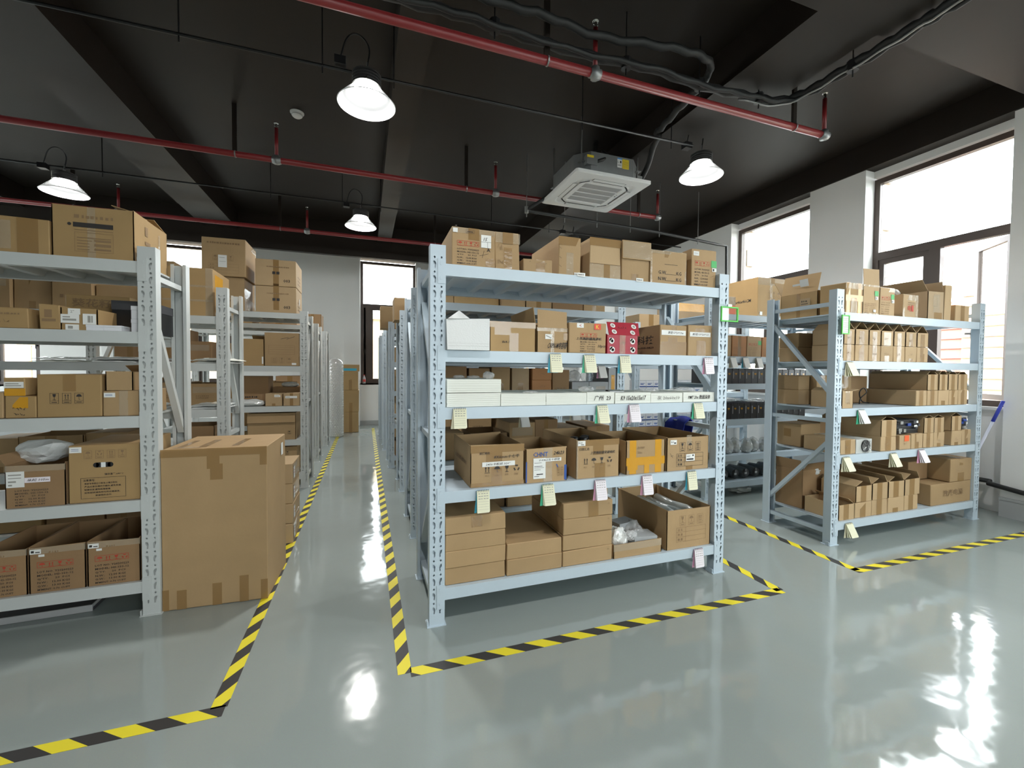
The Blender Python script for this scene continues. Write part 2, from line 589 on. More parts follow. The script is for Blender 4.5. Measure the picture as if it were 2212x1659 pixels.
def carton(x0, x1, y, z, d, h, label, m='card', top='closed', rz=0.0, group=None, name='carton', jitter=0.003,
           tape_front=(), tape_top=None, flaps=None, prints=(), labels=(), cat='box', edge_tape=False):
    """A cardboard box. Front face at y, x0..x1, standing at height z.
    top: closed | open | tent (two raised flaps). tape_front: (u, v, w, h, material) fractions of the front.
    flaps: {'F','B','L','R': degrees}, 0 = upright, 90 = folded outwards flat.
    prints: (face, material, P2); labels: (face, u, v, w, h, material, P2 or None, ink)."""
    W = x1 - x0
    g = 0.0
    root_loc = (x0, y, z)
    J = lambda: _rc.uniform(-jitter, jitter)
    t = 0.004
    b = MB()
    if top == 'closed':
        c = [(0, 0, 0), (W, 0, 0), (W, d, 0), (0, d, 0), (J(), J(), h + J()), (W + J(), J(), h + J()), (W + J(), d + J(), h + J()), (J(), d + J(), h + J())]
        b.hexa(c)
        me = b.mesh(name, m)
        bm = bmesh.new(); bm.from_mesh(me)
        bmesh.ops.bevel(bm, geom=list(bm.edges), offset=min(0.0035, h * .1), segments=1, affect='EDGES')
        bm.to_mesh(me); bm.free()
    else:
        def wall(p, q, n):
            # p,q bottom line, inward normal n
            pz = h + J()
            qz = h + J()
            b.hexa([(p[0], p[1], 0), (q[0], q[1], 0), (q[0] + n[0] * t, q[1] + n[1] * t, 0), (p[0] + n[0] * t, p[1] + n[1] * t, 0),
                    (p[0], p[1], pz), (q[0], q[1], qz), (q[0] + n[0] * t, q[1] + n[1] * t, qz), (p[0] + n[0] * t, p[1] + n[1] * t, pz)])
        wall((0, 0), (W, 0), (0, 1)); wall((W, 0), (W, d), (-1, 0)); wall((W, d), (0, d), (0, -1)); wall((0, d), (0, 0), (1, 0))
        b.box(t, W - t, t, d - t, 0.001, 0.006)
        me = b.mesh(name, m)
    o = link(name, me, None, root_loc, rz)
    tag(o, label, cat, group)
    if top == 'tent':
        flaps = dict({'L': -42, 'R': -42}, **(flaps or {}))
    if flaps:
        fl = min(W, d) * 0.48
        for k, ang in flaps.items():
            if isinstance(ang, tuple):
                ang, L = ang
            else:
                L = fl
            a = math.radians(ang)
            f = MB()
            i = 0.004
            if k == 'F':
                p, q, n = (i, 0), (W - i, 0), (0, -1)
            elif k == 'B':
                p, q, n = (W - i, d), (i, d), (0, 1)
            elif k == 'L':
                p, q, n = (0, d - i), (0, i), (-1, 0)
            else:
                p, q, n = (W, i), (W, d - i), (1, 0)
            ex, ez = math.sin(a) * L, math.cos(a) * L
            nx, nz = math.cos(a) * .003, -math.sin(a) * .003
            P = []
            for (s_, e_) in ((0, 0), (1, 1)):
                pass
            pts = [(p[0], p[1], h), (q[0], q[1], h), (q[0] + n[0] * ex, q[1] + n[1] * ex, h + ez + J() * 2), (p[0] + n[0] * ex, p[1] + n[1] * ex, h + ez + J() * 2)]
            f.hexa([pts[0], pts[1], pts[2], pts[3]] + [(v[0] - n[0] * nx, v[1] - n[1] * nx, v[2] - nz) for v in pts])
            f.build('flap', m, o)
    if tape_top and top == 'closed':
        u, w = tape_top if isinstance(tape_top, tuple) else (0.5, 0.055)
        q = MB().box(W * u - w / 2, W * u + w / 2, -0.0006, d, h + 0.0004, h + 0.0016)
        q.box(W * u - w / 2, W * u + w / 2, -0.0012, -0.0004, h - min(.06, h * .4), h + 0.0016)
        q.build('tape', 'tape', o)
    for ti, tf in enumerate(tape_front):
        u, v, w, hh = tf[:4]
        mm = tf[4] if len(tf) > 4 else 'tape'
        face = tf[5] if len(tf) > 5 else 'F'
        FW = W if face in 'FT' else d
        FH = d if face == 'T' else h
        P2().rect(u * FW, v * FH, w * FW, hh * FH).obj('tape', mm, o, face_mtx(face, W, d, h, 0.0006 + .00012 * ti))
    if edge_tape:
        q = P2()
        for k in range(7):
            u0 = _rc.uniform(0, .8) * W
            v0 = _rc.uniform(.0, .85) * h
            q.rect(u0, v0, _rc.uniform(.05, .22) * W, _rc.uniform(.08, .25) * h)
        q = P2().rect(0, h * .86, W, h * .14).rect(W * .42, 0, W * .16, h * .84)
        q.obj('tape', 'tape_clear', o, face_mtx('F', W, d, h, 0.0012))
    for pr in prints:
        face, mm, p = pr[:3]
        p.obj('print', mm, o, face_mtx(face, W, d, h, 0.0022))
    for li, lb in enumerate(labels):
        face, u, v, w, hh, mm, p, ink = lb
        e = P2().rect(u, v, w, hh).obj('label', mm, o, face_mtx(face, W, d, h, 0.0026 + .0009 * li))
        if p:
            q = P2(); q.v = [(a + u, b_ + v) for a, b_ in p.v]; q.f = p.f
            q.obj('print', ink, e, face_mtx(face, W, d, h, 0.0030 + .0009 * li))
    return o


def scribble(s, w, h, lines=2):
    """Handwritten looking lines of text in a w x h area."""
    p = P2()
    lh = h / lines
    for i, t in enumerate(s.split('|')):
        p.text(t, w * .05, h - (i + 1) * lh + lh * .18, lh * .62, w * .9 if len(t) > 5 else None, shear=.25, rise=.03)
    return p

# ================================================================== the room
XR, YB, XL, YF = 5.72, 10.85, -9.0, -5.0     # inner faces of right, back, left and front walls
ZS, ZB = 4.12, 3.80                          # slab and beam soffit
RTOP, BTOP = 3.80, 4.02                      # where the white walls end under the black beams
struct(MB().box(XL, XR + .3, YF, YB + .3, -0.12, 0.0).build('floor', 'floor_epoxy'))
struct(MB().box(XL, XR + .35, YF, YB + .35, ZS, ZS + .2).build('ceiling', 'black_paint'))
bn = 0


def trim(mb, m):
    global bn
    bn += 1
    return struct(mb.build('trim_%d' % bn, m))


for (a, b) in ((-5.45, -4.95), (-2.63, -2.11), (0.23, 0.475), (2.90, 3.50)):      # beams running to the far cross beam
    trim(MB().box(a, b, 2.10, 8.70, ZB, ZS), 'black_paint')
trim(MB().box(XL, XR, 1.50, 2.10, ZB, ZS), 'black_paint')                        # cross beam above the front aisle
trim(MB().box(XL, XR, 8.70, 8.80, 3.505, ZS), 'black_paint')                       # downstand at the far end
trim(MB().box(XL, XR, -2.6, -2.0, ZB, ZS), 'black_paint')
trim(MB().box(XL, XR, YB - .12, YB + .3, BTOP, ZS), 'black_paint')               # beam on the back wall
trim(MB().box(XR - .02, XR + .35, YF, YB + .3, RTOP, ZS), 'black_paint')         # beam on the window wall
ADDED_LBAYS = [(3.6, 5.4), (6.2, 8.0), (8.6, 10.4)]                                      # unseen windows in the left wall, added to brighten the far end
wl = MB()
prev = YF
for (a, b) in ADDED_LBAYS:
    wl.box(XL - .2, XL, prev, a, 0, ZS)
    wl.box(XL - .2, XL, a, b, 0, .95)
    wl.box(XL - .2, XL, a, b, 3.70, ZS)
    prev = b
wl.box(XL - .2, XL, prev, YB + .3, 0, ZS)
struct(wl.build('wall_left', 'wall_white'))
ADDED_FBAYS = [(2.2, 4.8)]                      # unseen wide window behind the camera, added to light the rack fronts
wf = MB()
prev = XL - .2
for (a, b) in ADDED_FBAYS:
    wf.box(prev, a, YF - .2, YF, 0, ZS)
    wf.box(a, b, YF - .2, YF, 0, .9)
    wf.box(a, b, YF - .2, YF, 3.70, ZS)
    prev = b
wf.box(prev, XR + .35, YF - .2, YF, 0, ZS)
struct(wf.build('wall_front', 'wall_white'))

# window wall on the right: piers, recessed bays under and over the windows
REC = .15
BAYS = [(-3.85, -2.61), (-1.84, -0.60), (0.30, 1.56), (2.26, 3.50), (4.18, 5.49)]
wr = MB()
prev = YF
for (a, b) in BAYS:
    wr.box(XR, XR + .33, prev, a, 0, RTOP)
    wr.box(XR + REC, XR + .33, a, b, 0, 1.03)
    wr.box(XR + REC, XR + .33, a, b, 3.72, RTOP)
    prev = b
wr.box(XR, XR + .33, prev, YB + .3, 0, RTOP)
struct(wr.build('wall_right', 'wall_white'))
wb = MB()
BBAYS = [(-7.3, -6.0), (-4.05, -2.75), (-0.10, 1.20), (4.0, 5.3)]
prev = XL
for (a, b) in BBAYS:
    wb.box(prev, a, YB, YB + .3, 0, BTOP)
    wb.box(a, b, YB, YB + .3, 0, 1.0)
    prev = b
wb.box(prev, XR, YB, YB + .3, 0, BTOP)
wb.box(-0.47, -0.12, YB - .10, YB, 0, BTOP)
wb.box(-5.0, -4.6, YB - .10, YB, 0, BTOP)
struct(wb.build('wall_back', 'wall_white'))
# grey painted baseboard on the near pier and along the back wall
struct(MB().box(XR - .012, XR, YF, 2.26, 0, .16).box(XR - .018, XR, YF, 2.26, .16, .185).build('baseboard_right', 'wall_grey'))
struct(MB().box(XL, XR, YB - .012, YB, 0, .10).build('baseboard_back', 'wall_grey'))

wn = 0


def pane(parent, x0, x1, z0, z1, y=0.0, m='glass'):
    return MB().box(x0, x1, y - .003, y + .003, z0, z1).build('pane', m, parent)


def window(loc, rz, W, z0, z1, ztr, mull, open_sash=None):
    """Dark framed window in local coordinates: x along the wall, y outwards."""
    global wn
    wn += 1
    r = struct(empty('window_%d' % wn, loc, rz))
    fw, fd = .06, .07

    def fb(x0, x1, a, b, w=0.0):
        MB().box(x0, x1, -fd / 2, fd / 2, a, b).build('frame_bar', 'frame_brown', r)
    fb(0, fw, z0, z1); fb(W - fw, W, z0, z1); fb(fw, W - fw, z1 - fw, z1); fb(fw, W - fw, z0, z0 + fw)
    fb(fw, W - fw, ztr - .045, ztr + .045)
    fb(mull - .05, mull + .05, z0 + fw, ztr - .045)
    pane(r, fw, W - fw, ztr + .045, z1 - fw)

    def sash(x0, x1, ang=0.0, hinge=None):
        hx = hinge if hinge is not None else x0
        s = MB()
        sw = .055
        a, b = x0 - hx, x1 - hx
        s.box(a, a + sw, -.02, .02, z0 + fw, ztr - .045); s.box(b - sw, b, -.02, .02, z0 + fw, ztr - .045)
        s.box(a + sw, b - sw, -.02, .02, z0 + fw, z0 + fw + sw); s.box(a + sw, b - sw, -.02, .02, ztr - .045 - sw, ztr - .045)
        o = s.build('sash', 'frame_brown', r, (hx, .03 if ang else 0, 0), ang)
        pane(o, a + sw, b - sw, z0 + fw + sw, ztr - .045 - sw)
        h = MB().box(b - .045, b - .02, -.05, -.02, 1.75, 1.83).box(b - .04, b - .025, -.065, -.05, 1.70, 1.80) if ang == 0 else \
            MB().box(a + .015, a + .04, -.05, -.02, 1.75, 1.83).box(a + .02, a + .035, -.10, -.05, 1.78, 1.80)
        h.build('handle', 'black_plastic', o)
        return o
    sash(fw, mull - .05) if open_sash != 'L' else sash(fw, mull - .05, open_ang, fw)
    sash(mull + .05, W - fw) if open_sash != 'R' else sash(mull + .05, W - fw, open_ang, W - fw)
    if z0 > .9:
        MB().box(-.02, W + .02, -.12, -.02, z0 - .03, z0).build('window_sill', 'sill_stone', r)
    return r


open_ang = 0.0
# right wall: local x runs towards -Y, local y runs outwards (+X)
for i, (a, b) in enumerate(BAYS):
    open_ang = math.radians(-40)
    window((XR + REC + .05, b, 0), -PI / 2, b - a, 1.03, 3.70, 2.765, .60, 'R' if i == 3 else None)
    portal('portal', (XR + REC + .12, (a + b) / 2, 2.37), (0, PI / 2, 0), 2.6, b - a)
for (a, b) in BBAYS:
    window((a, YB + .12, 0), 0, b - a, 1.0, BTOP - .06, 2.89, .18 if a > -1 and a < 0 else .6)
    portal('portal', ((a + b) / 2, YB + .2, 2.5), (PI / 2, 0, PI), b - a, 2.9)

for (a, b) in ADDED_FBAYS:
    window((b, YF - .1, 0), PI, b - a, .95, 3.70, 2.765, 1.3)
    portal('portal', ((a + b) / 2, YF - .16, 2.3), (-PI / 2, 0, PI), b - a, 2.7)

for (a, b) in ADDED_LBAYS:
    window((XL - .1, a, 0), PI / 2, b - a, .95, 3.70, 2.765, .8)
    portal('portal', (XL - .17, (a + b) / 2, 2.3), (0, -PI / 2, 0), 2.7, b - a)

# heating pipe along the window wall, stepping round the near pier
p = MB().tube([(XR + REC - .07, 2.75, .30), (XR + REC - .07, 2.36, .30), (XR - .05, 2.32, .30), (XR - .05, 2.10, .27), (XR - .05, -1.0, .25)], .022, 10)
p = p.build('heating_pipe', 'black_rubber', smooth=True)
tag(p, 'dark pipe running low along the window wall around the near pier', 'pipe')

# ------------------------------------------------------------------ outside
struct(MB().box(-60, 80, -60, 90, -.5, -.35).build('ground', 'ground'))


def siding_house(name, x, y0, y1, ztop, m, label, dz=.18):
    r = empty(name, (x, y0, -.35))
    MB().box(.02, 3, 0, y1 - y0, 0, ztop + .35).build('wall', m, r)
    n = int((ztop + .35) / dz)
    me = MB().add([(0, 0, 0), (.02, 0, dz), (.02, y1 - y0, dz), (0, y1 - y0, 0), (-.03, 0, 0), (0, 0, dz), (0, y1 - y0, dz), (-.03, y1 - y0, 0)],
                  [(0, 1, 2, 3), (4, 7, 6, 5), (0, 4, 5, 1), (3, 2, 6, 7), (1, 5, 6, 2), (0, 3, 7, 4)]).mesh('slat', m)
    for k in range(n):
        link('slat', me, r, (0, 0, k * dz))
    return tag(r, label, 'building')


siding_house('siding_house', 10.0, 1.2, 4.50, 2.92, 'siding_beige', 'beige house with horizontal siding beyond the open window sash')
siding_house('siding_house', 10.2, 4.56, 5.15, 2.68, 'siding_pink', 'red ribbed siding wall beyond the large window, left of the beige house')
pl = 0
for (a, b, lab) in ((3.50, 4.20, 'beige stone pilaster outside the left edge of the large window'), (5.47, 6.3, 'beige stone pilaster outside the smaller window by the corner')):
    r = empty('pilaster', (XR + .335, a, -.35))
    MB().box(0, .13, .03, b - a - .03, 0, 4.6).build('shaft', 'stone_beige', r)
    for k in range(16):
        if k % 2 == 0:
            MB().box(0, .16, 0, b - a, k * .29, k * .29 + .27).build('quoin', 'stone_beige', r)
    tag(r, lab, 'pilaster')
# warm house seen through the back windows
r = empty('stucco_house', (-12, 19, -.35))
MB().box(0, 26, 0, 4, 0, 3.8).build('wall', 'stucco', r)
MB().box(-.2, 26.2, -.25, 4, 3.8, 4.0).build('cornice', 'stone_beige', r)
for k in range(9):
    x = 1.3 + k * 2.9
    w = MB().box(x, x + 1.3, -.03, .02, 1.3, 3.1).build('window', 'far_glass', r)
    MB().box(x - .08, x, -.06, 0, 1.22, 3.18).box(x + 1.3, x + 1.38, -.06, 0, 1.22, 3.18).box(x, x + 1.3, -.06, 0, 3.1, 3.18).box(x, x + 1.3, -.06, 0, 1.22, 1.3) \
        .box(x + .62, x + .68, -.06, 0, 1.3, 3.1).box(x, x + 1.3, -.06, 0, 2.4, 2.46).build('window_frame', 'wood_frame', w)
tag(r, 'warm stucco house with wood framed windows across the yard behind the back wall', 'building')

# ================================================================== floor tape


def tape(x0, y0, x1, y1, label, w=.06):
    L = math.hypot(x1 - x0, y1 - y0)
    o = MB().box(0, L, -w / 2, w / 2, 0, .0008).build('hazard_tape', 'hazard_stripes', None, (x0, y0, .0004), math.atan2(y1 - y0, x1 - x0))
    tag(o, label, 'floor tape', 'yellow and black tape lines on the floor')


tape(-9, 1.92, -.53, 1.92, 'yellow and black tape line in front of the left rack')
tape(-.553, 1.94, -.515, 9.45, 'yellow and black tape line along the left side of the aisle')
tape(.165, 1.90, .17, 10.2, 'yellow and black tape line along the right side of the aisle')
tape(.19, 1.90, 2.44, 1.90, 'yellow and black tape line in front of the centre rack')
tape(2.43, 1.90, 2.40, 5.0, 'yellow and black tape line on the right side of the centre rack')
tape(3.19, 1.93, 3.17, 5.0, 'yellow and black tape line on the left side of the right rack')
tape(3.16, 1.93, 5.72, 1.93, 'yellow and black tape line in front of the right rack')

# ================================================================== racks
PW, PD, RH = .08, .06, 2.0
_post = {}


def post_mesh(m):
    """Slotted C-section upright: real keyholes and round holes in the face."""
    if m in _post:
        return _post[m]
    cu = bpy.data.curves.new('post', 'CURVE')
    cu.dimensions = '2D'
    cu.fill_mode = 'BOTH'
    cu.extrude = .001

    def poly(pts):
        s = cu.splines.new('POLY')
        s.points.add(len(pts) - 1)
        for q, p in zip(s.points, pts):
            q.co = (p[0], p[1], 0, 1)
        s.use_cyclic_u = True
    poly([(0, 0), (PW, 0), (PW, RH), (0, RH)])
    key = [(-.007, .017), (-.002, .020), (.004, .016), (.008, .007), (.0075, -.005), (.006, -.017), (.002, -.019), (-.001, -.015), (.0005, -.004), (-.005, .005)]
    z = .085
    while z < RH - .03:
        for cx, s in ((.022, 1), (.058, -1)):
            poly([(cx + s * k[0], z + k[1]) for k in key])
            if z + .038 < RH - .02:
                poly([(cx + .0052 * math.cos(2 * PI * i / 7), z + .038 + .006 * math.sin(2 * PI * i / 7)) for i in range(7)])
        z += .0755
    o = bpy.data.objects.new('post', cu)
    COL.objects.link(o)
    dg = bpy.context.evaluated_depsgraph_get()
    me0 = o.evaluated_get(dg).to_mesh()
    b = MB()
    b.add([(v.co.x, .001 + v.co.z, v.co.y) for v in me0.vertices], [tuple(reversed(p.vertices)) for p in me0.polygons])
    o.evaluated_get(dg).to_mesh_clear()
    bpy.data.objects.remove(o)
    bpy.data.curves.remove(cu)
    b.box(.006, PW - .006, .011, .0125, 0, RH)  # liner plate added behind the holes so they look lighter
    b.box(0, .002, .002, PD, 0, RH); b.box(PW - .002, PW, .002, PD, 0, RH)
    b.box(.002, .018, PD - .002, PD, 0, RH); b.box(PW - .018, PW - .002, PD - .002, PD, 0, RH)
    _post[m] = b.mesh('post', m)
    return _post[m]


_rackm = {}


def rack(x0, y0, levels, label, m='rack_blue', L=1.971, D=.60, flip=False, ribs=True, H=2.0, name='storage_rack', group=None):
    r = empty(name, (x0, y0, 0))
    tag(r, label, 'shelving rack', group)
    pm = post_mesh(m)
    key = (m, L, D)
    if key not in _rackm:
        bl = L - 2 * PW
        beam = MB().box(0, bl, 0, .038, -.062, 0).box(0, bl, .038, .045, -.03, -.012).mesh('beam', m)
        con = MB().box(0, .042, -.004, 0, -.105, .022).box(.038, .042, 0, .035, -.105, .022).box(.012, .022, -.0055, -.004, -.085, -.07).box(.012, .022, -.0055, -.004, -.01, .005).mesh('beam_connector', m)
        con2 = MB().box(0, .042, -.004, 0, -.105, .022).box(0, .004, 0, .035, -.105, .022).box(.020, .030, -.0055, -.004, -.085, -.07).box(.020, .030, -.0055, -.004, -.01, .005).mesh('beam_connector', m)
        shelf = MB().box(.004, bl - .004, .040, D - .040, -.012, -.001).mesh('shelf_panel', m)
        rib = MB().add([(0, 0, 0), (.07, 0, 0), (.055, 0, -.03), (.015, 0, -.03), (0, D - .08, 0), (.07, D - .08, 0), (.055, D - .08, -.03), (.015, D - .08, -.03)],
                       [(0, 1, 2, 3), (7, 6, 5, 4), (0, 4, 5, 1), (1, 5, 6, 2), (2, 6, 7, 3), (3, 7, 4, 0)]).mesh('rib', m)
        foot = MB().box(-.012, PW + .008, -.008, PD + .01, 0, .004).box(-.012, -.006, .0, .03, .004, .03).mesh('foot_plate', m)

        def brace(a, b):
            return MB().bar((0, PD * .6, a), (0, D - PD * .6, b), .030, .034, (1, 0, 0)).mesh('brace', m)
        dz = [(.095, .095), (.975, .975), (1.893, 1.893), (1.174, 1.775), (.832, .239)] if not flip else [(.095, .095), (.80, .80), (1.85, 1.85), (1.70, .95), (.72, .20)]
        _rackm[key] = (beam, con, con2, shelf, rib, foot, [brace(*q) for q in dz])
    beam, con, con2, shelf, rib, foot, braces = _rackm[key]
    sz = H / 2.0
    for (px, py, rot) in ((0, 0, 0), (L - PW, 0, 0), (PW, D, PI), (L, D, PI)):
        po = link('post', pm, r, (px, py, 0), rot)
        po.scale = (1, 1, sz)
        link('foot_plate', foot, po)
    for lz in levels:
        for back in (0, 1):
            if not back:
                b = link('beam', beam, r, (PW, 0.001, lz))
            else:
                b = link('beam', beam, r, (L - PW, D - .001, lz), PI)
            link('beam_connector', con, b, (-.042, 0, 0))
            link('beam_connector', con2, b, (L - 2 * PW, 0, 0))
        s = link('shelf_panel', shelf, r, (PW, 0, lz))
        if ribs and lz > 1.25:
            n = 10
            for k in range(n):
                link('rib', rib, s, (.05 + k * (L - 2 * PW - .17) / (n - 1), .04, -.012))
    for side in (0, 1):
        for bmsh in braces:
            link('brace', bmsh, r, (PW / 2 if side == 0 else L - PW / 2, 0, 0))
    return r


LV_C1 = [.194, .711, 1.155, 1.458, 1.906]
LV_R1 = [.176, .704, 1.0725, 1.448, 1.825]
LV_L1 = [.191, .638, 1.093, 1.5445, 1.92]
rack(.317, 2.206, LV_C1, 'pale blue steel rack with five shelves in the centre foreground')
rack(3.428, 2.273, LV_R1, 'pale blue steel rack full of small cartons beside the window wall')
rack(-3.036, 2.80, LV_L1, 'pale grey steel rack at the left edge beside the big floor carton', 'rack_grey', D=.47, flip=True)
LV_C = [.16, .60, 1.05, 1.45, 1.90]
CROW = [(.345, 3.43), (.36, 4.79), (.30, 6.0), (.285, 7.34), (.26, 8.58)]
for i, (x, y) in enumerate(CROW):
    rack(x, y, LV_C, 'pale blue steel rack, %s behind the centre foreground rack' % ORD[i], group='racks of the centre row')
LV_L2 = [.14, .58, 1.018, 1.39, 1.768]
LV_L3 = [.16, .55, .931, 1.38, 1.97]
rack(-3.02, 4.0, LV_L2, 'pale grey steel rack directly behind the left foreground rack', 'rack_grey', D=.47, group='racks of the left row')
for i, (x, y) in enumerate([(-2.582, 5.29), (-2.606, 6.68), (-2.595, 8.0)]):
    rack(x, y, LV_L3, 'pale grey steel rack, %s along the aisle past the big floor carton' % ORD[i], 'rack_grey', D=.54, group='racks of the left row')
LV_R2 = [.168, .456, .842, 1.226, 1.52, 1.966]
rack(3.37, 3.50, LV_R2, 'pale blue steel rack behind the right rack, holding rows of black boxes', H=2.15)
rack(3.36, 4.75, LV_C, 'pale blue steel rack by the window wall, two behind the right foreground rack')

# ================================================================== ceiling services
for i, (y, xe, risers, tees) in enumerate([(2.89, 4.114, [-3.3, -.82, 1.649], 'nearest'), (5.2275, 4.046, [-3.37, -.90, 1.572], 'middle'), (7.735, 4.0, [-3.37, -.893, 1.572], 'farthest')]):
    r = empty('sprinkler_pipe', (0, y, 3.6035))
    MB().tube([(-8.9, 0, 0), (xe, 0, 0)], .031, 12).build('pipe', 'pipe_red', r, smooth=True)
    for x in risers + [xe]:
        MB().tube([(x, 0, -.038), (x, 0, .043)], .036, 10).tube([(x - .043, 0, 0), (x + .043, 0, 0)], .0375, 10).build('fitting', 'galv', r, smooth=True)
        s = MB().tube([(x, 0, .04), (x, 0, .34)], .018, 8).build('riser', 'pipe_red', r, smooth=True)
        MB().tube([(x, 0, .34), (x, 0, .388)], .013, 8).tube([(x, 0, .388), (x, 0, .392)], .024, 10).tube([(x - .017, 0, .36), (x - .017, 0, .39)], .004, 6).tube([(x + .017, 0, .36), (x + .017, 0, .39)], .004, 6) \
            .build('sprinkler_head', 'chrome', s)
    for x in ([-3.88, -1.29, 1.19, 3.72] if i != 0 else [-3.8, -1.28, 1.25, 3.72]):
        MB().box(x - .02, x + .02, -.012, .012, .03, ZS - 3.6035).build('hanger', 'black_paint', r)
        MB().tube([(x, 0, -.0), (x + .012, 0, 0)], .036, 12).build('clamp', 'rod', r)
    tag(r, 'red sprinkler pipe under the ceiling, %s of the three' % tees, 'pipe', 'sprinkler pipes')

for i, (y, z, lab) in enumerate([(3.55, 3.64, 'thin black conduit carrying the two nearer lamps'), (6.54, 3.71, 'thin black conduit carrying the lamps of the farther row')]):
    r = empty('lamp_conduit', (0, y, z))
    MB().tube([(-8.9, 0, .02), (-2, 0, -.01), (0, 0, 0), (3.17, 0, .02)] if i == 0 else [(-8.9, 0, 0), (-3.4, 0, 0), (.0, 0, .01), (5.6, 0, -.03)], .011, 8).build('conduit', 'black_plastic', r, smooth=True)
    for x in (-5.2, -3.0, -1.2, -.3, .22, 1.9, 2.9):
        MB().tube([(x, 0, -.06), (x, 0, ZS - z)], .005, 6).build('rod', 'black_plastic', r)
    tag(r, lab, 'conduit')


def lamp(x, y, label, on=True, z=3.40):
    r = empty('high_bay_lamp', (x, y, z))
    tag(r, label, 'lamp', 'high bay lamps')
    prof = [(.2125, 0), (.214, .006), (.205, .012)] + [(.205 - (.105) * t / 12 - (.0025 if t % 2 else 0), .012 + .118 * (t / 12) ** .9) for t in range(1, 13)] + [(.10, .13)]
    MB().lathe(prof, 40).build('reflector', 'reflector', r, smooth=True)
    MB().lathe([(.2125, 0), (.217, .003), (.2125, .008)], 40).build('rim', 'white_plastic', r, smooth=True)
    led = MB().lathe([(.0, .092), (.07, .094), (.090, .102), (.096, .132)], 32).build('led_disc', 'led', r, smooth=True)
    hs = [(.0, .24), (.05, .24), (.10, .232)]
    for k in range(4):
        zz = .226 - k * .022
        hs += [(.108, zz), (.108, zz - .010), (.094, zz - .012), (.094, zz - .020)]
    hs += [(.108, .138), (.09, .134)]
    MB().lathe(hs, 28).build('housing', 'lamp_body', r)
    for k in range(3):
        a = 2 * PI * k / 3 + .5
        MB().tube([(.112 * math.cos(a), .112 * math.sin(a), .13), (.112 * math.cos(a), .112 * math.sin(a), .15)], .008, 8).build('bolt', 'chrome', r)
    MB().tube([(0, 0, .24), (0, 0, .275)], .014, 8).tube([(0, 0, .27), (0, 0, .33)], .006, 6).build('hook', 'rod', r)
    MB().tube(smooth_path([(0, 0, .27), (.02, 0, .42), (-.02, 0, .50), (-.09, 0, .52), (-.15, 0, .46), (-.19, 0, .31)], 5), .006, 6).build('cable', 'black_plastic', r)
    MB().box(-.23, -.15, -.035, .035, .255, .315).build('junction_box', 'black_plastic', r)
    d = bpy.data.lights.new('lamp_light', 'AREA')
    d.shape = 'DISK'
    d.size = .17
    d.energy = LAMP_W
    d.color = (1.0, .985, .95)
    lo = bpy.data.objects.new('lamp_light', d)
    COL.objects.link(lo)
    lo.parent = r
    lo.location = (0, 0, .086)
    d.spread = math.radians(150)
    return r


lamp(.016, 3.535, 'bright round high bay lamp above the aisle, nearest to the camera')
lamp(3.338, 3.615, 'round high bay lamp on the right beside the ceiling air conditioner')
lamp(-3.345, 6.515, 'round high bay lamp above the left rack with the large top carton')
lamp(-.055, 6.54, 'round high bay lamp above the far aisle between the racks')
lamp(3.34, 6.54, 'high bay lamp hidden behind the cartons on top of the centre rack')
for (x, y, w_) in ((0, .55, 'above the camera'), (3.34, .55, 'in front of the right rack')):  # unseen lamps, added to light the foreground
    lamp(x, y, 'added high bay lamp outside the picture %s' % w_)

# smoke detector
r = empty('smoke_detector', (-.69, 5.17, ZS))
MB().lathe([(.0, -.052), (.035, -.052), (.05, -.04), (.055, -.02), (.055, -.012), (.07, -.008), (.07, 0)], 20).build('body', 'white_plastic', r, smooth=True)
MB().lathe([(.052, -.034), (.057, -.030), (.052, -.026)], 20).build('vent_ring', 'grille', r)
tag(r, 'small white smoke detector on the dark ceiling left of the bright lamp', 'smoke detector')

# ceiling cassette air conditioner
r = empty('air_conditioner', (2.595, 4.545, 3.47))
tag(r, 'white ceiling cassette air conditioner with galvanised body hung on rods', 'air conditioner')
S = .475


def rrect(s, c, n=4):
    pts = []
    for (sx, sy, a0) in ((1, 1, 0), (-1, 1, PI / 2), (-1, -1, PI), (1, -1, 1.5 * PI)):
        for k in range(n + 1):
            a = a0 + PI / 2 * k / n
            pts.append((sx * (s - c) + c * math.cos(a), sy * (s - c) + c * math.sin(a)))
    return pts


def ring(b, loops):
    n = len(loops[0][0])
    vs = [(p[0], p[1], z) for pts, z in loops for p in pts]
    fs = []
    for i in range(len(loops) - 1):
        for k in range(n):
            fs.append((i * n + k, i * n + (k + 1) % n, (i + 1) * n + (k + 1) % n, (i + 1) * n + k))
    b.add(vs, fs)


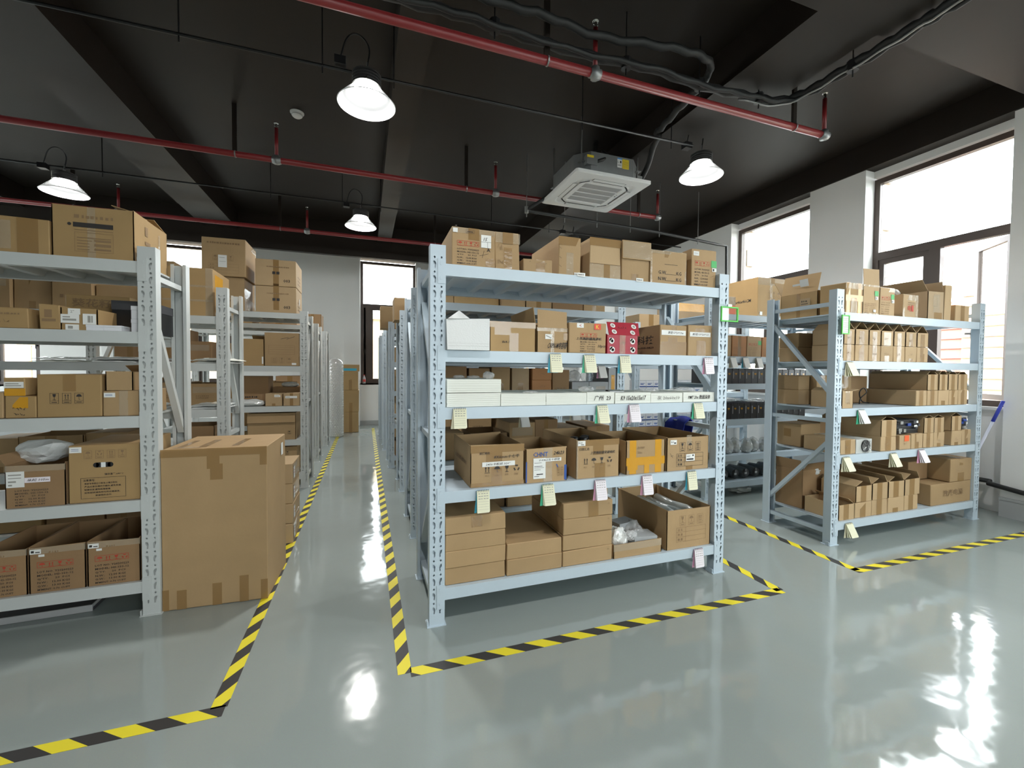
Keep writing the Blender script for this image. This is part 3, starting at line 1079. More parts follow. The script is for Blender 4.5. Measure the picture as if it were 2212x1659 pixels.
b = MB()
ring(b, [(rrect(S, .03), .035), (rrect(S, .03), .006), (rrect(S - .012, .03), 0), (rrect(.375, .10), -.004), (rrect(.355, .09), .004), (rrect(.315, .07), .006), (rrect(.30, .06), -.004), (rrect(.245, .015), -.004), (rrect(.240, .012), .008)])
b.build('panel', 'white_plastic', r)
for k in range(4):
    a = k * PI / 2
    o = MB().box(-.20, .20, .322, .372, -.006, .0).build('louver', 'white_plastic', r, (0, 0, 0), a)
    MB().box(-.205, .205, .372, .376, -.0045, -.003).box(-.205, -.201, .322, .372, -.0045, -.003).box(.201, .205, .322, .372, -.0045, -.003).box(-.19, .19, .316, .321, -.0075, -.005).build('gap', 'dark_hole', o)
    pts = [(.30 * math.cos(PI / 4 + t) * 1.32, .30 * math.sin(PI / 4 + t) * 1.32) for t in (-.16, -.05, .05, .16)]
    q = MB()
    q.add([(p[0], p[1], -.0052) for p in pts] + [(p[0] * .955, p[1] * .955, -.0052) for p in pts], [(0, 1, 5, 4), (1, 2, 6, 5), (2, 3, 7, 6)])
    q.build('corner_slot', 'dark_hole', r, (0, 0, 0), a)
MB().box(-.24, .24, -.24, .24, .006, .012).build('grille', 'grille', r)
for k in range(3):
    y = -.12 + k * .12
    MB().box(-.24, .24, y - .005, y + .005, -.001, .008).build('grille_bar', 'white_plastic', r)
MB().box(.262, .268, -.09, -.075, -.006, -.004).box(.262, .272, -.05, -.03, -.006, -.004).build('indicator', 'slate', r)
oct_ = [(.41, .27), (.27, .41), (-.27, .41), (-.41, .27), (-.41, -.27), (-.27, -.41), (.27, -.41), (.41, -.27)]
q = MB()
q.add([(p[0], p[1], .035) for p in oct_] + [(p[0], p[1], .27) for p in oct_], [tuple((i, (i + 1) % 8, 8 + (i + 1) % 8, 8 + i)) for i in range(8)] + [tuple(range(7, -1, -1)), tuple(range(8, 16))])
q.build('body', 'galv', r)
M4 = Matrix(((1, 0, 0, 0), (0, 0, 1, -.4115), (0, 1, 0, 0), (0, 0, 0, 1)))
lb = P2().rect(.06, .15, .06, .105).obj('energy_label', 'paper', r, M4)
P2().rect(.06, .24, .06, .015).obj('label_band', 'sticker_blue', lb, Matrix.Translation((0, -.0006, 0)) @ M4)
P2().text('L', .066, .20, .026).rect(.092, .20, .02, .026).rect(.066, .17, .045, .004).rect(.066, .18, .045, .004).obj('print', 'ink', lb, Matrix.Translation((0, -.0006, 0)) @ M4)
lb = P2().rect(.125, .145, .085, .105).obj('warning_label', 'sticker_yellow', r, M4)
q = P2()
for k in range(7):
    q.rect(.133, .155 + k * .011, .068, .002)
q.text('!', .16, .233, .012)
q.obj('print', 'ink_faint', lb, Matrix.Translation((0, -.0006, 0)) @ M4)
MB().box(-.33, -.20, -.43, -.36, .12, .22).build('valve_box', 'galv', r)
MB().box(-.33, -.25, -.435, -.43, .19, .215).build('tag', 'sticker_yellow', r)
MB().box(.40, .47, -.30, -.22, .06, .16).box(.40, .45, .1, .2, .2, .22).build('bracket', 'galv', r)
for (x, y) in ((-.36, -.36), (.36, -.36), (-.36, .36), (.36, .36)):
    MB().tube([(x, y, .10), (x, y, ZS - 3.47)], .007, 6).build('hanger_rod', 'rod', r)
    MB().box(x - .03, x + .03, y - .03, y + .03, .16, .168).build('lug', 'galv', r)
MB().tube(smooth_path([(.44, -.26, .11), (.50, -.24, .16), (.46, -.42, .24), (.38, -.62, .33), (.29, -.83, .33)], 5), .03, 10).build('hose', 'black_rubber', r, smooth=True)
MB().tube(smooth_path([(-.26, -.40, .17), (-.20, -.34, .26), (-.10, -.20, .36), (-.02, -.05, .46), (.02, .0, .62)], 5), .028, 10).build('hose', 'black_rubber', r, smooth=True)
MB().tube(smooth_path([(-.20, -.41, .17), (-.10, -.40, .22), (.0, -.30, .32), (.02, -.16, .44)], 5), .018, 8).build('hose', 'black_rubber', r, smooth=True)

# condensate drain
r = empty('drain_pipe', (1.96, 5.13, 3.40))
MB().tube([(.26, -.30, .16), (.03, -.02, .03), (0, 0, 0), (.06, .005, 0), (2.09, .09, -.01), (3.33, .23, -.02), (3.56, .26, -.02), (3.57, .26, -.5), (3.57, .26, -1.9)], .021, 8).build('pipe', 'black_rubber', r, smooth=True)
MB().tube([(0, 0, .05), (0, 0, -.03)], .027, 8).build('elbow', 'rod', r)
for x, yy in ((.0, 0), (.55, .02), (1.05, .04), (1.6, .06), (2.12, .09), (2.9, .17)):
    MB().tube([(x, yy, -.08), (x, yy, ZS - 3.40)], .005, 6).build('rod', 'rod', r)
tag(r, 'dark condensate pipe leading from the air conditioner to the window wall', 'pipe')

# lagged refrigerant pipes under the ceiling
pts = [(-1.36, 2.89, 3.739), (-0.51, 2.865, 3.739), (0.23, 2.873, 3.731), (0.629, 2.865, 3.731), (1.062, 2.881, 3.722), (1.59, 2.898, 3.731), (2.142, 2.856, 3.731), (2.618, 2.873, 3.722), (3.051, 2.856, 3.731), (3.417, 2.813, 3.731), (3.536, 2.652, 3.731), (3.562, 2.405, 3.739), (3.587, 2.133, 3.748), (3.596, 1.887, 3.756), (3.596, 1.683, 3.756), (3.596, 0.85, 3.756), (3.596, -1.615, 3.756)]
r = empty('lagged_pipes', (0, 0, 0))
MB().tube([(p[0], p[1], p[2] + .010 * math.sin(i * 2.1)) for i, p in enumerate(smooth_path(pts, 5))], .034, 10).build('pipe', 'black_rubber', r, smooth=True)
MB().tube([(p[0] + .01, p[1] - .052, p[2] - .03 + .01 * math.sin(i * 1.7)) for i, p in enumerate(smooth_path(pts, 5))], .018, 8).build('cable', 'black_rubber', r, smooth=True)
MB().tube([(p[0] - .03, p[1] + .0, p[2] - .045 + .006 * math.sin(i * 1.3)) for i, p in enumerate(smooth_path(pts[8:], 5))], .008, 6).build('cable', 'rod', r, smooth=True)
for (x, y) in ((.85, 2.873), (1.91, 2.873), (2.62, 2.873), (3.23, 2.84), (3.57, 2.3)):
    MB().tube([(x, y, 3.64), (x, y, ZS)], .005, 6).tube([(x, y, 3.69), (x, y, 3.766)], .040, 8).build('hanger', 'black_plastic', r)
tag(r, 'bundle of black lagged pipes above the nearest red pipe turning towards the camera', 'pipe')
pts = [(-0.85, 2.754, 3.841), (0.34, 2.762, 3.833), (0.858, 2.78, 3.816), (1.19, 2.771, 3.816), (1.606, 2.796, 3.807), (2.049, 2.737, 3.816), (2.414, 2.703, 3.816), (2.626, 2.762, 3.816), (2.712, 2.933, 3.807), (2.745, 3.179, 3.799), (2.822, 3.536, 3.816), (2.873, 3.757, 3.833)]
o = MB().tube([(p[0], p[1], p[2] + .012 * math.sin(i * 1.9)) for i, p in enumerate(smooth_path(pts, 5))], .029, 10).build('lagged_pipe', 'black_rubber', smooth=True)
tag(o, 'single black lagged pipe curving down towards the air conditioner', 'pipe')

# ================================================================== goods: print designs


def lot_print(W, H, top=.58, lot='Y20200223', ink='ink', u=.16, w=.62, red=True):
    """Red handling icons over a block of lot text, as on the power supply cartons."""
    out = []
    if red:
        q = P2()
        ww, hh = w * W, H * .13
        q.frame(u * W, (top + .03) * H, ww, hh, .0016)
        q.icons(u * W + ww * .04, (top + .045) * H, ww * .19, hh * .75, 4, 1.3, 'uagr')
        out.append(('F', 'ink_red', q))
    q = P2()
    rows = ['LOT NO. %s' % lot, 'MODEL: HS-150-12', "Q'TY:     20  PCS", 'N.W.:   12.00 KGS', 'G.W.:   13.00 KGS', "M'MENT: 0.76 CUFT"]
    lh = H * (top - .05) / len(rows)
    for i, t in enumerate(rows):
        q.text(t, u * W, (top - .02) * H - (i + 1) * lh + lh * .2, lh * .55, w * W * (.9 if i > 1 else 1.0))
    out.append(('F', ink, q))
    return out


def table_print(u, v, w, h, t=.0016, words=('品 名', '数 量', '重 量')):
    q = P2()
    q.frame(u, v, w, h, t)
    for i in (1, 2):
        q.rect(u, v + h * i / 3, w, t)
    q.rect(u + w * .3, v, t, h)
    for i, s in enumerate(words):
        q.text(s, u + w * .05, v + h * (2 - i) / 3 + h * .08, h * .17)
    return q


def C(key, *a, **k):
    return carton(*a, **k)


A1, A2, A3, A4, A5 = LV_C1
e = .0015   # clearance above shelf

# ------------------------------------------------------------------ centre rack, top shelf
W, H = .236, .20
carton(.432, .668, 2.226, A5 + e, .42, H, 'worn carton with red icons and crossed white sticker at left end of centre rack top', tape_front=[(.0, .86, 1, .14, 'tape_clear'), (.78, 0, .22, .25)],
       prints=lot_print(W, H, .5, u=.12, w=.5) + [('F', 'ink', P2().bars(.083, .177, .03, .010, 1, 3).frame(.075, .174, .045, .018, .001))] + [('F', 'ink', P2().text('A', .19, .085, .02).line((.15, .06), (.2, .075)).line((.165, .05), (.175, .09)))],
       labels=[('F', .158, .105, .056, .068, 'paper', P2().text('15', .012, .036, .018, shear=.3).rect(0, .03, .056, .0015).rect(.036, 0, .0015, .03), 'ink'), ('F', .005, .172, .025, .022, 'paper', None, 'ink')],
       tape_top=(.5, .06))
W, H = .142, .202
carton(.673, .815, 2.232, A5 + e, .38, H, 'taped carton with handwriting, second from the left on centre rack top', m='card', tape_front=[(0, .72, 1, .28, 'tape_clear'), (.35, 0, .33, .6)], tape_top=(.5, .06),
       prints=[('F', 'ink_faint', P2().scrawl(.012, .10, .03, .04, 5).scrawl(.012, .02, .03, .04, 6))], jitter=.006)
carton(.835, 1.01, 2.226, A5 + e, .30, .073, 'low flat carton with staples on centre rack top', tape_front=[(.42, 0, .32, 1)], prints=[('F', 'ink', P2().line((.035, .055), (.042, .06)).line((.13, .05), (.14, .054)))], m='card')
W, H = .142, .228
carton(1.061, 1.203, 2.250, A5 + e, .42, H, 'tall stapled carton with open top flap, behind the low flat carton', m='card', tape_front=[(.35, .05, .32, .55, 'tape_clear'), (0, .78, 1, .22)],
       prints=[('F', 'ink', P2().line((.004, .165), (.018, .155)).line((.004, .11), (.018, .10)).line((.004, .06), (.018, .05)))], labels=[('F', .10, .006, .03, .018, 'paper', P2().bars(.003, .004, .024, .010, 1, 7), 'ink')])
W, H = .214, .243
carton(1.262, 1.476, 2.246, A5 + e, .42, H, 'carton with a glossy taped lower band, middle of centre rack top', m='card_pale', tape_front=[(0, .80, 1, .2), (0, 0, 1, .36, 'tape_clear'), (.45, 0, .2, .36)],
       prints=[('F', 'seam', P2().rect(.002, .088, .21, .0018)), ('L', 'ink', P2().icons(.05, .12, .05, .06, 3, 1.3, 'uga', True))])
W, H = .202, .24
o = carton(1.485, 1.683, 2.246, A5 + e, .35, H, 'carton with folded over taped lid right of the glossy banded carton', m='card', tape_front=[(.34, 0, .26, .55)], jitter=.004)
MB().box(-.004, .202, -.012, -.003, .135, .246).build('flap', 'card', o)
P2().rect(.0, .14, .20, .10).obj('tape', 'tape_clear', o, face_mtx('F', .2, .35, .24, .0125))
W, H = .276, .21
carton(1.686, 1.962, 2.236, A5 + e, .35, H, 'carton printed with gross and net weight blanks on centre rack top', m='card', tape_front=[(.38, .8, .2, .2), (0, .90, 1, .1, 'tape_clear'), (.0, 0, .05, 1, 'tape_clear'), (.95, 0, .05, 1, 'tape_clear')],
       prints=[('F', 'ink', P2().text('G.W', .058, .062, .022).rect(.108, .062, .085, .002).text('KG', .197, .062, .022).text('N.W', .058, .022, .022).rect(.108, .022, .085, .002).text('KG', .197, .022, .022).rect(.105, .124, .10, .0022))])
W, H = .20, .244
carton(2.004, 2.204, 2.236, A5 + e, .30, H, 'carton with red icons and green sticker at right end of centre rack top', tape_front=[(0, .86, 1, .14, 'tape_clear'), (.45, .55, .12, .4, 'tape_clear')], prints=lot_print(W, H, .54, u=.12, w=.6),
       labels=[('F', .012, .203, .045, .028, 'paper', P2().rect(.006, .016, .03, .002).rect(.006, .009, .03, .002), 'ink_grey'), ('F', .158, .135, .045, .045, 'sticker_green', None, 'ink'), ('F', .165, .108, .036, .024, 'paper', P2().rect(.005, .004, .012, .015), 'ink')])
for i, x in enumerate((1.16, 1.56)):
    o = MB().box(0, .05, -.0006, .0006, 0, .022).build('price_tag', 'paper', None, (x, 2.2035, A5 - .006))
    P2().bars(.005, .006, .036, .011, 1, 8).obj('print', 'ink', o, Matrix(((1, 0, 0, 0), (0, 0, 1, -.001), (0, 1, 0, 0), (0, 0, 0, 1))))
    tag(o, 'tiny white tag on the top beam of the centre rack, %s one' % ('left' if i == 0 else 'right'), 'tag')

# ------------------------------------------------------------------ centre rack, second shelf from the top
# white wrapped bundle
b = MB()
o = empty('foam_bundle', (.401, 2.175, A4 + e))
MB().hexa([(0, 0, 0), (.226, .0, 0), (.226, .40, 0), (0, .40, 0), (-.004, .012, .158), (.226, .0, .168), (.226, .40, .168), (.0, .40, .165)]).build('block', 'foam_white', o)
MB().hexa([(.002, .003, .16), (.118, .003, .164), (.118, .009, .164), (.002, .009, .16), (.045, .06, .176), (.075, .07, .213), (.078, .075, .213), (.048, .066, .176)]).build('flap', 'foam_white', o)
P2().rect(.005, .02, .215, .0007).rect(.005, .034, .215, .0005).obj('crease', 'ink_grey', o, face_mtx('F', .226, .4, .16, .0012))
tag(o, 'white foam bundle with a folded flap at left end of the second shelf from top', 'foam')
W, H = .27, .163
carton(.642, .912, 2.226, A4 + e, .40, H, 'open carton with broad brown tape beside the white foam bundle', top='open', m='card_gold', flaps={'R': (-8, .085)}, tape_front=[(.0, .8, 1, .2), (.1, .55, .35, .3), (.42, 0, .2, .62)],
       prints=[('F', 'ink', P2().text('864-1', .07, .045, .014, shear=.2))])
W, H = .192, .139
carton(.920, 1.112, 2.226, A4 + e, .40, H, 'carton with its back flap standing up and a scrawled name', top='open', m='card', flaps={'F': (-3, .098), 'B': (-60, .1)}, tape_front=[(0, .86, 1, .14, 'tape_clear'), (.44, 0, .12, 1, 'tape_clear'), (.86, .5, .14, .3)],
       prints=[('F', 'ink', P2().text('CAPN-M电容箱', .06, .02, .04, .12, shear=.35))], labels=[('F', .05, .075, .042, .028, 'paper', P2().line((.005, .02), (.038, .006), .005), 'ink_grey')])
MB().hexa([(0, 0, 0), (.19, 0, 0), (.19, .004, 0), (0, .004, 0), (.005, .10, .085), (.188, .10, .08), (.188, .104, .08), (.005, .104, .085)])
W, H = .245, .178
carton(1.121, 1.366, 2.226, A4 + e, .35, H, 'carton with red icons and red and yellow sticker left of the red box', tape_front=[(0, .85, 1, .15, 'tape_clear'), (.45, .75, .12, .25)], prints=lot_print(W, H, .5, u=.3, w=.45) + [('F', 'ink', P2().text('上海施耐德电源板', .045, .077, .016, .17, shear=.2).text('10pcs', .19, .03, .022, shear=.3))],
       labels=[('F', .05, .148, .045, .026, 'paper', P2().text('<', .016, .006, .014), 'ink_red'), ('F', .165, .140, .045, .034, 'sticker_red', P2().text('K', .012, .006, .022), 'sticker_yellow')])
# red gift box with open lid
o = empty('red_box', (1.378, 2.226, A4 + e))
W, D, H = .214, .35, .113
b = MB()
t = .003
b.box(0, W, 0, t, 0, H); b.box(0, W, D - t, D, 0, H); b.box(0, t, t, D - t, 0, H); b.box(W - t, W, t, D - t, 0, H); b.box(t, W - t, t, D - t, 0, t)
b.build('body', 'red_card', o)
lid = MB().hexa([(.012, -.001, H), (W + .012, -.001, H), (W + .012, .003, H), (.012, .003, H), (.028, .055, H + .085), (W + .042, .055, H + .085), (W + .042, .059, H + .085), (.028, .059, H + .085)]).build('lid', 'red_card', o)
MB().hexa([(0, .0, H), (.003, .0, H), (.003, D, H), (0, D, H), (-.02, .04, H + .03), (-.017, .04, H + .03), (-.017, D, H + .075), (-.02, D, H + .075)]).build('flap', 'red_card', o)
for (u, v) in ((.035, .025), (.18, .025), (.03, .078), (.178, .078)):
    c = P2().disc(u, v, .018).rect(u - .018, v, .018, .018).obj('badge', 'paper', o, face_mtx('F', W, D, H, .001))
    P2().disc(u, v, .010).disc(u + .004, v - .002, .008).obj('print', 'ink_grey', c, face_mtx('F', W, D, H, .0016))
sl = math.atan2(.056, .085)
ML = Matrix.Translation((0, 0, H)) @ Matrix.Rotation(-sl, 4, 'X') @ face_mtx('F', W, D, H, .0022)
for (u, v) in ((.055, .025), (.185, .022), (.06, .073), (.21, .070)):
    c = P2().disc(u, v, .017).obj('badge', 'paper', lid, ML)
    P2().disc(u, v, .010).obj('print', 'ink_grey', c, Matrix.Translation((0, -.0008, 0)) @ ML)
P2().scrawl(.095, .050, .06, .016, 9).obj('print', 'ink', lid, ML)
P2().scrawl(.09, .055, .04, .024, 10).obj('print', 'ink', o, face_mtx('F', W, D, H, .001))
P2().rect(.085, 0, .04, H).obj('tape', 'tape_clear', o, face_mtx('F', W, D, H, .0024))
tag(o, 'dark red box with round white picture badges and its lid raised', 'box')
W, H = .207, .193
carton(1.776, 1.983, 2.246, A4 + e, .45, H, 'carton with Chinese lettering on its dark side and a white strip label', m='card', tape_front=[(0, 0, 1, .45), (.42, .8, .2, .2), (.3, .2, .35, .4)], prints=[
    ('L', 'ink', P2().text('乐兹科技', .03, .075, .055, .36).text('服务热线:400-000-0820', .03, .042, .018, .36)), ],
       labels=[('F', .008, .128, .19, .032, 'paper', P2().text('新铁15*20*19w', .05, .008, .017, .12, shear=.25), 'ink')])
W, H = .198, .20
carton(1.996, 2.194, 2.246, A4 + e, .42, H, 'carton with white strip label at right end of the second shelf from top', m='card', tape_front=[(.35, 0, .38, .5), (.3, .75, .38, .25)], labels=[('F', .012, .125, .17, .03, 'paper', P2().text('新铁15*20*13', .02, .008, .015, .13, shear=.25), 'ink')])

# ------------------------------------------------------------------ centre rack, middle shelf: stacks of white foam sheets


def sheet_stack(x0, x1, y, z, d, h, label, n=7, text=None, tx=.3, faint=False):
    o = empty('sheet_stack', (x0, y, z))
    W = x1 - x0
    for k in range(n):
        j = _rc.uniform(-.001, .001)
        MB().box(j, W + j, _rc.uniform(0, .0016), d, h * k / n + .0002, h * (k + 1) / n - .0002).build('foam_sheet', 'sheets', o)
    if text:
        P2().text(text, W * tx, h * .28, h * .45, None if len(text) < 7 else W * .7, shear=.15).obj('print', 'ink_grey' if faint else 'ink', o, face_mtx('F', W, d, h, .0012))
    return tag(o, label, 'foam sheets', 'stacks of white foam sheets on the centre rack')


for i, (a, b_, t, tx, h, lab, f) in enumerate([(.41, .706, None, 0, .073, 'lower stack of white foam sheets at left end of the centre rack middle shelf', 0), (.709, .978, None, 0, .067, 'blank stack of white foam sheets right of the double stack', 0),
                                               (.981, 1.242, None, 0, .067, 'blank stack of white foam sheets left of the one marked 23', 0), (1.245, 1.432, '广州  23', .25, .070, 'stack of white foam sheets with handwritten 23', 0),
                                               (1.439, 1.695, 'K9 15x20x15x17', .15, .065, 'stack of white foam sheets with handwritten dimensions', 0), (1.698, 1.942, '灰 20x60x10', .2, .060, 'stack of white foam sheets with faded writing', 1),
                                               (1.949, 2.204, 'PMT 20x 数据总体', .15, .062, 'stack of white foam sheets with Chinese writing at right end', 0)]):
    sheet_stack(a, b_, 2.226, A3 + e, .42, h, lab, 7 if i < 3 else 4, t, tx, f)
sheet_stack(.41, .71, 2.228, A3 + e + .076, .40, .072, 'upper stack of white foam sheets at left end, topped with small bags', 6)


def crumple(name, loc, sx, sy, sz, m, label, cat, seed, sub=3, amp=.35, group=None, rz=0.0):
    """A crumpled bag: a sphere pushed in and out by folds."""
    bm = bmesh.new()
    bmesh.ops.create_icosphere(bm, subdivisions=sub, radius=1.0)
    R = random.Random(seed)
    dirs = [(Vector((R.gauss(0, 1), R.gauss(0, 1), R.gauss(0, 1))).normalized(), R.uniform(2.5, 8), R.uniform(0, 6.3), R.uniform(.3, 1)) for _ in range(9)]
    for v in bm.verts:
        n = v.co.normalized()
        k = sum(w * (1 - 2 * abs(math.sin(f * n.dot(d) + p))) for d, f, p, w in dirs) / 9
        v.co = n * (1 + amp * k)
        v.co.z = max(v.co.z, -.75)
    z0 = min(v.co.z for v in bm.verts)
    for v in bm.verts:
        v.co = Vector((v.co.x * sx, v.co.y * sy, (v.co.z - z0) * sz / 1.75))
    me = bpy.data.meshes.new(name)
    bm.to_mesh(me)
    bm.free()
    me.materials.append(MATS[m])
    o = link(name, me, None, loc, rz)
    return tag(o, label, cat, group)


for i, (x, y, z, sx, sy, sz, lab) in enumerate([(.50, 2.36, A3 + .152, .035, .03, .02, 'small clear bag on the left of the upper foam sheet stack'), (.575, 2.33, A3 + .152, .04, .03, .018, 'small clear bag in the middle of the upper foam sheet stack'),
                                                (.655, 2.29, A3 + .152, .035, .03, .042, 'crumpled clear bag with pink zip on the right of the upper sheet stack'), (.90, 2.27, A3 + .070, .045, .03, .012, 'flat clear bag on the second foam sheet stack'),
                                                (1.28, 2.30, A3 + .073, .055, .045, .036, 'crumpled clear bag on the foam sheets marked 23'), (1.78, 2.38, A3 + .064, .10, .06, .022, 'clear bag of small grey parts on the foam sheets with faded writing'),
                                                (2.05, 2.36, A3 + .066, .09, .06, .03, 'clear bag of parts at right end of the middle shelf')]):
    crumple('plastic_bag', (x, y, z), sx, sy, sz, 'plastic_bag', lab, 'plastic bag', 30 + i, 3, .4)
o = empty('flat_part', (1.44, 2.30, A3 + .067))
MB().box(0, .11, 0, .04, 0, .006).build('plate', 'galv', o)
MB().tube([(.0, .0, .007), (.0, .03, .007)], .007, 8).build('knob', 'black_plastic', o)
tag(o, 'flat metal part with black end on the foam sheets with handwritten dimensions', 'metal part')

# ------------------------------------------------------------------ centre rack, second shelf from the bottom: open cartons
W, H = .311, .228
carton(.540, .851, 2.232, A2 + e, .45, H, 'large open carton with handwriting and white strip, left end of the open carton row', top='open', m='card', tape_front=[(0, .82, 1, .18), (.28, .55, .3, .3), (.38, 0, .2, .45), (0, 0, 1, .1)], jitter=.006,
       prints=[('F', 'ink', P2().text('双汇校选', .05, .178, .014).text('8X6mm十七牛', .13, .152, .020, .15, shear=.3).icons(.075, .075, .038, .038, 4, 1.5, 'augr')), ('F', 'ink_faint', P2().text('向上', .082, .055, .011).text('怕湿', .138, .055, .011).text('易碎', .195, .055, .011).text('回收', .252, .055, .011)),
               ('L', 'ink_faint', P2().bars(.06, .10, .3, .04, 1, 4))],
       labels=[('F', .065, .110, .19, .026, 'paper', P2().text('245k卡板纸 320°', .02, .006, .014, .14, shear=.25), 'ink')])
W, H = .256, .197
carton(.860, 1.116, 2.228, A2 + e, .40, H, 'open carton with blue CHNT lettering and white shipping label', top='open', m='card', tape_front=[(.42, .0, .22, 1, 'tape_clear'), (0, .02, .03, .6, 'ink_blue'), (.94, .02, .06, .45, 'ink_blue')], jitter=.005,
       prints=[('F', 'ink_blue', P2().text('CHNT', .045, .148, .026, .09)), ('F', 'ink', P2().text('24k23', .17, .155, .02, shear=.3).text('549', .185, .13, .012)), ('F', 'ink_blue', P2().line((.20, .08), (.19, .10), .006)),
               ('F', 'ink_faint', P2().icons(.195, .03, .016, .025, 2, 1.4, 'ua', True).icons(.195, .06, .016, .022, 2, 1.4, 'ag', True))],
       labels=[('F', .045, .022, .076, .118, 'paper', P2().rect(.006, .108, .03, .004).rect(.006, .098, .05, .002).rect(.006, .09, .045, .002).rect(.006, .07, .05, .003).rect(.006, .062, .06, .002).rect(.006, .05, .04, .002).rect(.02, .022, .04, .006).rect(.006, .012, .03, .003), 'ink'),
               ('F', .05, .118, .17, .02, 'paper', P2().text('DX4x2五十根铁', .03, .004, .013, .13, shear=.25), 'ink')])
W, H = .293, .23
carton(1.180, 1.473, 2.228, A2 + e, .50, H, 'open carton with four handling icons holding dark cylinders, middle of the row', top='open', m='card', tape_front=[(0, .84, 1, .16), (.38, .6, .25, .4), (.42, 0, .25, .38), (0, .0, .04, 1, 'tape_clear')], jitter=.005,
       prints=[('F', 'ink', P2().text('口双汇选', .02, .168, .016).text('上海施耐德变速电机', .09, .142, .018, .17, shear=.3).icons(.045, .085, .036, .038, 4, 1.5, 'augr')), ('F', 'ink_faint', P2().text('向上', .05, .062, .010).text('怕湿', .105, .062, .010).text('易碎', .158, .062, .010).text('回收', .212, .062, .010))],
       labels=[('F', .008, .196, .05, .030, 'paper', P2().text('B-LIS', .005, .014, .009).rect(.02, .005, .02, .004), 'ink')])
for i, (x, y) in enumerate(((1.235, 2.42), (1.285, 2.46), (1.34, 2.44), (1.385, 2.50))):
    o = empty('black_cylinder', (x, y, A2 + .008), .6)
    MB().lathe([(0, 0), (.028, 0), (.028, .20), (.024, .205), (0, .205)], 16).build('body', 'black_plastic', o, smooth=True)
    MB().lathe([(.0285, .15), (.0285, .18)], 16).build('band', 'grille', o, smooth=True)
    tag(o, 'black cylinder, %s from left, standing in the carton with four handling icons' % ORD[i], 'cylinder', 'cylinders in the open carton')
W, H = .287, .21
carton(1.528, 1.815, 2.232, A2 + e, .42, H, 'open carton crossed with wide yellow tape', top='open', m='card', jitter=.005,
       tape_front=[(.08, 0, .17, 1, 'tape_yellow'), (.74, 0, .17, 1, 'tape_yellow'), (0, .25, 1, .24, 'tape_yellow'), (.03, .12, .26, .13, 'tape_yellow'), (.46, .0, .13, .26, 'tape_yellow')],
       prints=[('F', 'ink_faint', P2().text('上/980', .075, .155, .018, shear=.2).text('50m', .08, .125, .015, shear=.2))])
W, H = .337, .216
carton(1.829, 2.166, 2.228, A2 + e, .50, H, 'open carton with three framed icons and a printed table, right end of the row', top='open', m='card', jitter=.005, tape_front=[(.45, .0, .16, .12), (.46, .75, .12, .3, 'tape_clear')],
       prints=[('F', 'ink', P2().icons(.10, .122, .042, .06, 3, 1.5, 'gua', True)), ('F', 'ink', table_print(.075, .025, .215, .085)), ('F', 'ink', P2().line((.025, .115), (.045, .085)).line((.03, .095), (.05, .10)))],
       labels=[('F', .025, .170, .05, .03, 'paper', P2().text('BLK', .006, .012, .010).rect(.028, .006, .016, .008), 'ink'), ('F', .15, .058, .07, .044, 'paper', P2().rect(.005, .032, .03, .002).rect(.005, .026, .025, .002).rect(.005, .006, .055, .010).rect(.05, .03, .012, .01), 'ink')])

# ------------------------------------------------------------------ centre rack, bottom shelf
for i in range(4):
    carton(.403, .742, 2.226 + _rc.uniform(0, .006), A1 + e + i * .0915, .50, .090, 'flat plain carton, %s from the bottom of the left stack on the lowest shelf' % ORD[i], m='card', group='flat plain cartons on the lowest shelf',
           tape_front=[(.42, .3, .18, .7)] if i == 3 else ())
for i in range(2):
    carton(.750, 1.092, 2.226 + _rc.uniform(0, .006), A1 + e + i * .0905, .50, .089, 'flat plain carton, %s of the two stacked in the middle of the lowest shelf' % ('lower' if i == 0 else 'upper'), m='card', group='flat plain cartons on the lowest shelf')
for i in range(4):
    carton(1.099, 1.433, 2.226 + _rc.uniform(0, .006), A1 + e + i * .094, .50, .0925, 'flat plain carton, %s from the bottom of the right stack on the lowest shelf' % ORD[i], m='card', group='flat plain cartons on the lowest shelf',
           tape_front=[(.5, 0, .2, 1)] if i == 3 else (), prints=[('F', 'ink_faint', P2().text('内', .30, .065, .012))] if i != 1 else ())
W, H = .355, .085
carton(1.446, 1.80, 2.23, A1 + e, .35, H, 'low carton tray wrapped in film holding clear bags of parts', top='open', m='card', tape_front=[(0, .5, 1, .5, 'tape_clear')])
for i, (x, y, z, sx, sy, sz, m_) in enumerate([(1.53, 2.34, A1 + .012, .075, .08, .15, 'bag_dense'), (1.60, 2.28, A1 + .085, .05, .03, .06, 'plastic_bag'), (1.71, 2.42, A1 + .012, .08, .10, .14, 'plastic_bag')]):
    crumple('plastic_bag', (x, y, z), sx, sy, sz, m_, 'clear crumpled bag in the low tray on the lowest shelf, ' + ('leftmost, packed with screws', 'smallest, at the front', 'rightmost, at the back')[i], 'plastic bag', 60 + i, 4, .45)
for i, (x, y, z, w, d, h) in enumerate([(1.60, 2.40, A1 + .09, .15, .1, .05), (1.62, 2.26, A1 + .012, .16, .12, .09)]):
    o = empty('foam_block', (x, y, z), .2 - .3 * i)
    MB().box(0, w, 0, d, 0, h).build('block', 'foam_grey', o)
    MB().box(-.002, w + .002, -.002, d + .002, h * .4, h * .55).build('wrap', 'plastic_bag', o)
    tag(o, ('grey foam block in the back of the low tray', 'pale foam block in the front of the low tray')[i], 'foam')
W, H = .351, .259
carton(1.840, 2.191, 2.228, A1 + e, .56, H, 'large open carton with a printed table and icons at right end of the lowest shelf', top='open', m='card', jitter=.005,
       prints=[('F', 'ink_faint', P2().icons(.10, .150, .046, .066, 3, 1.55, 'gua', True)), ('F', 'ink_faint', table_print(.075, .045, .24, .095))])
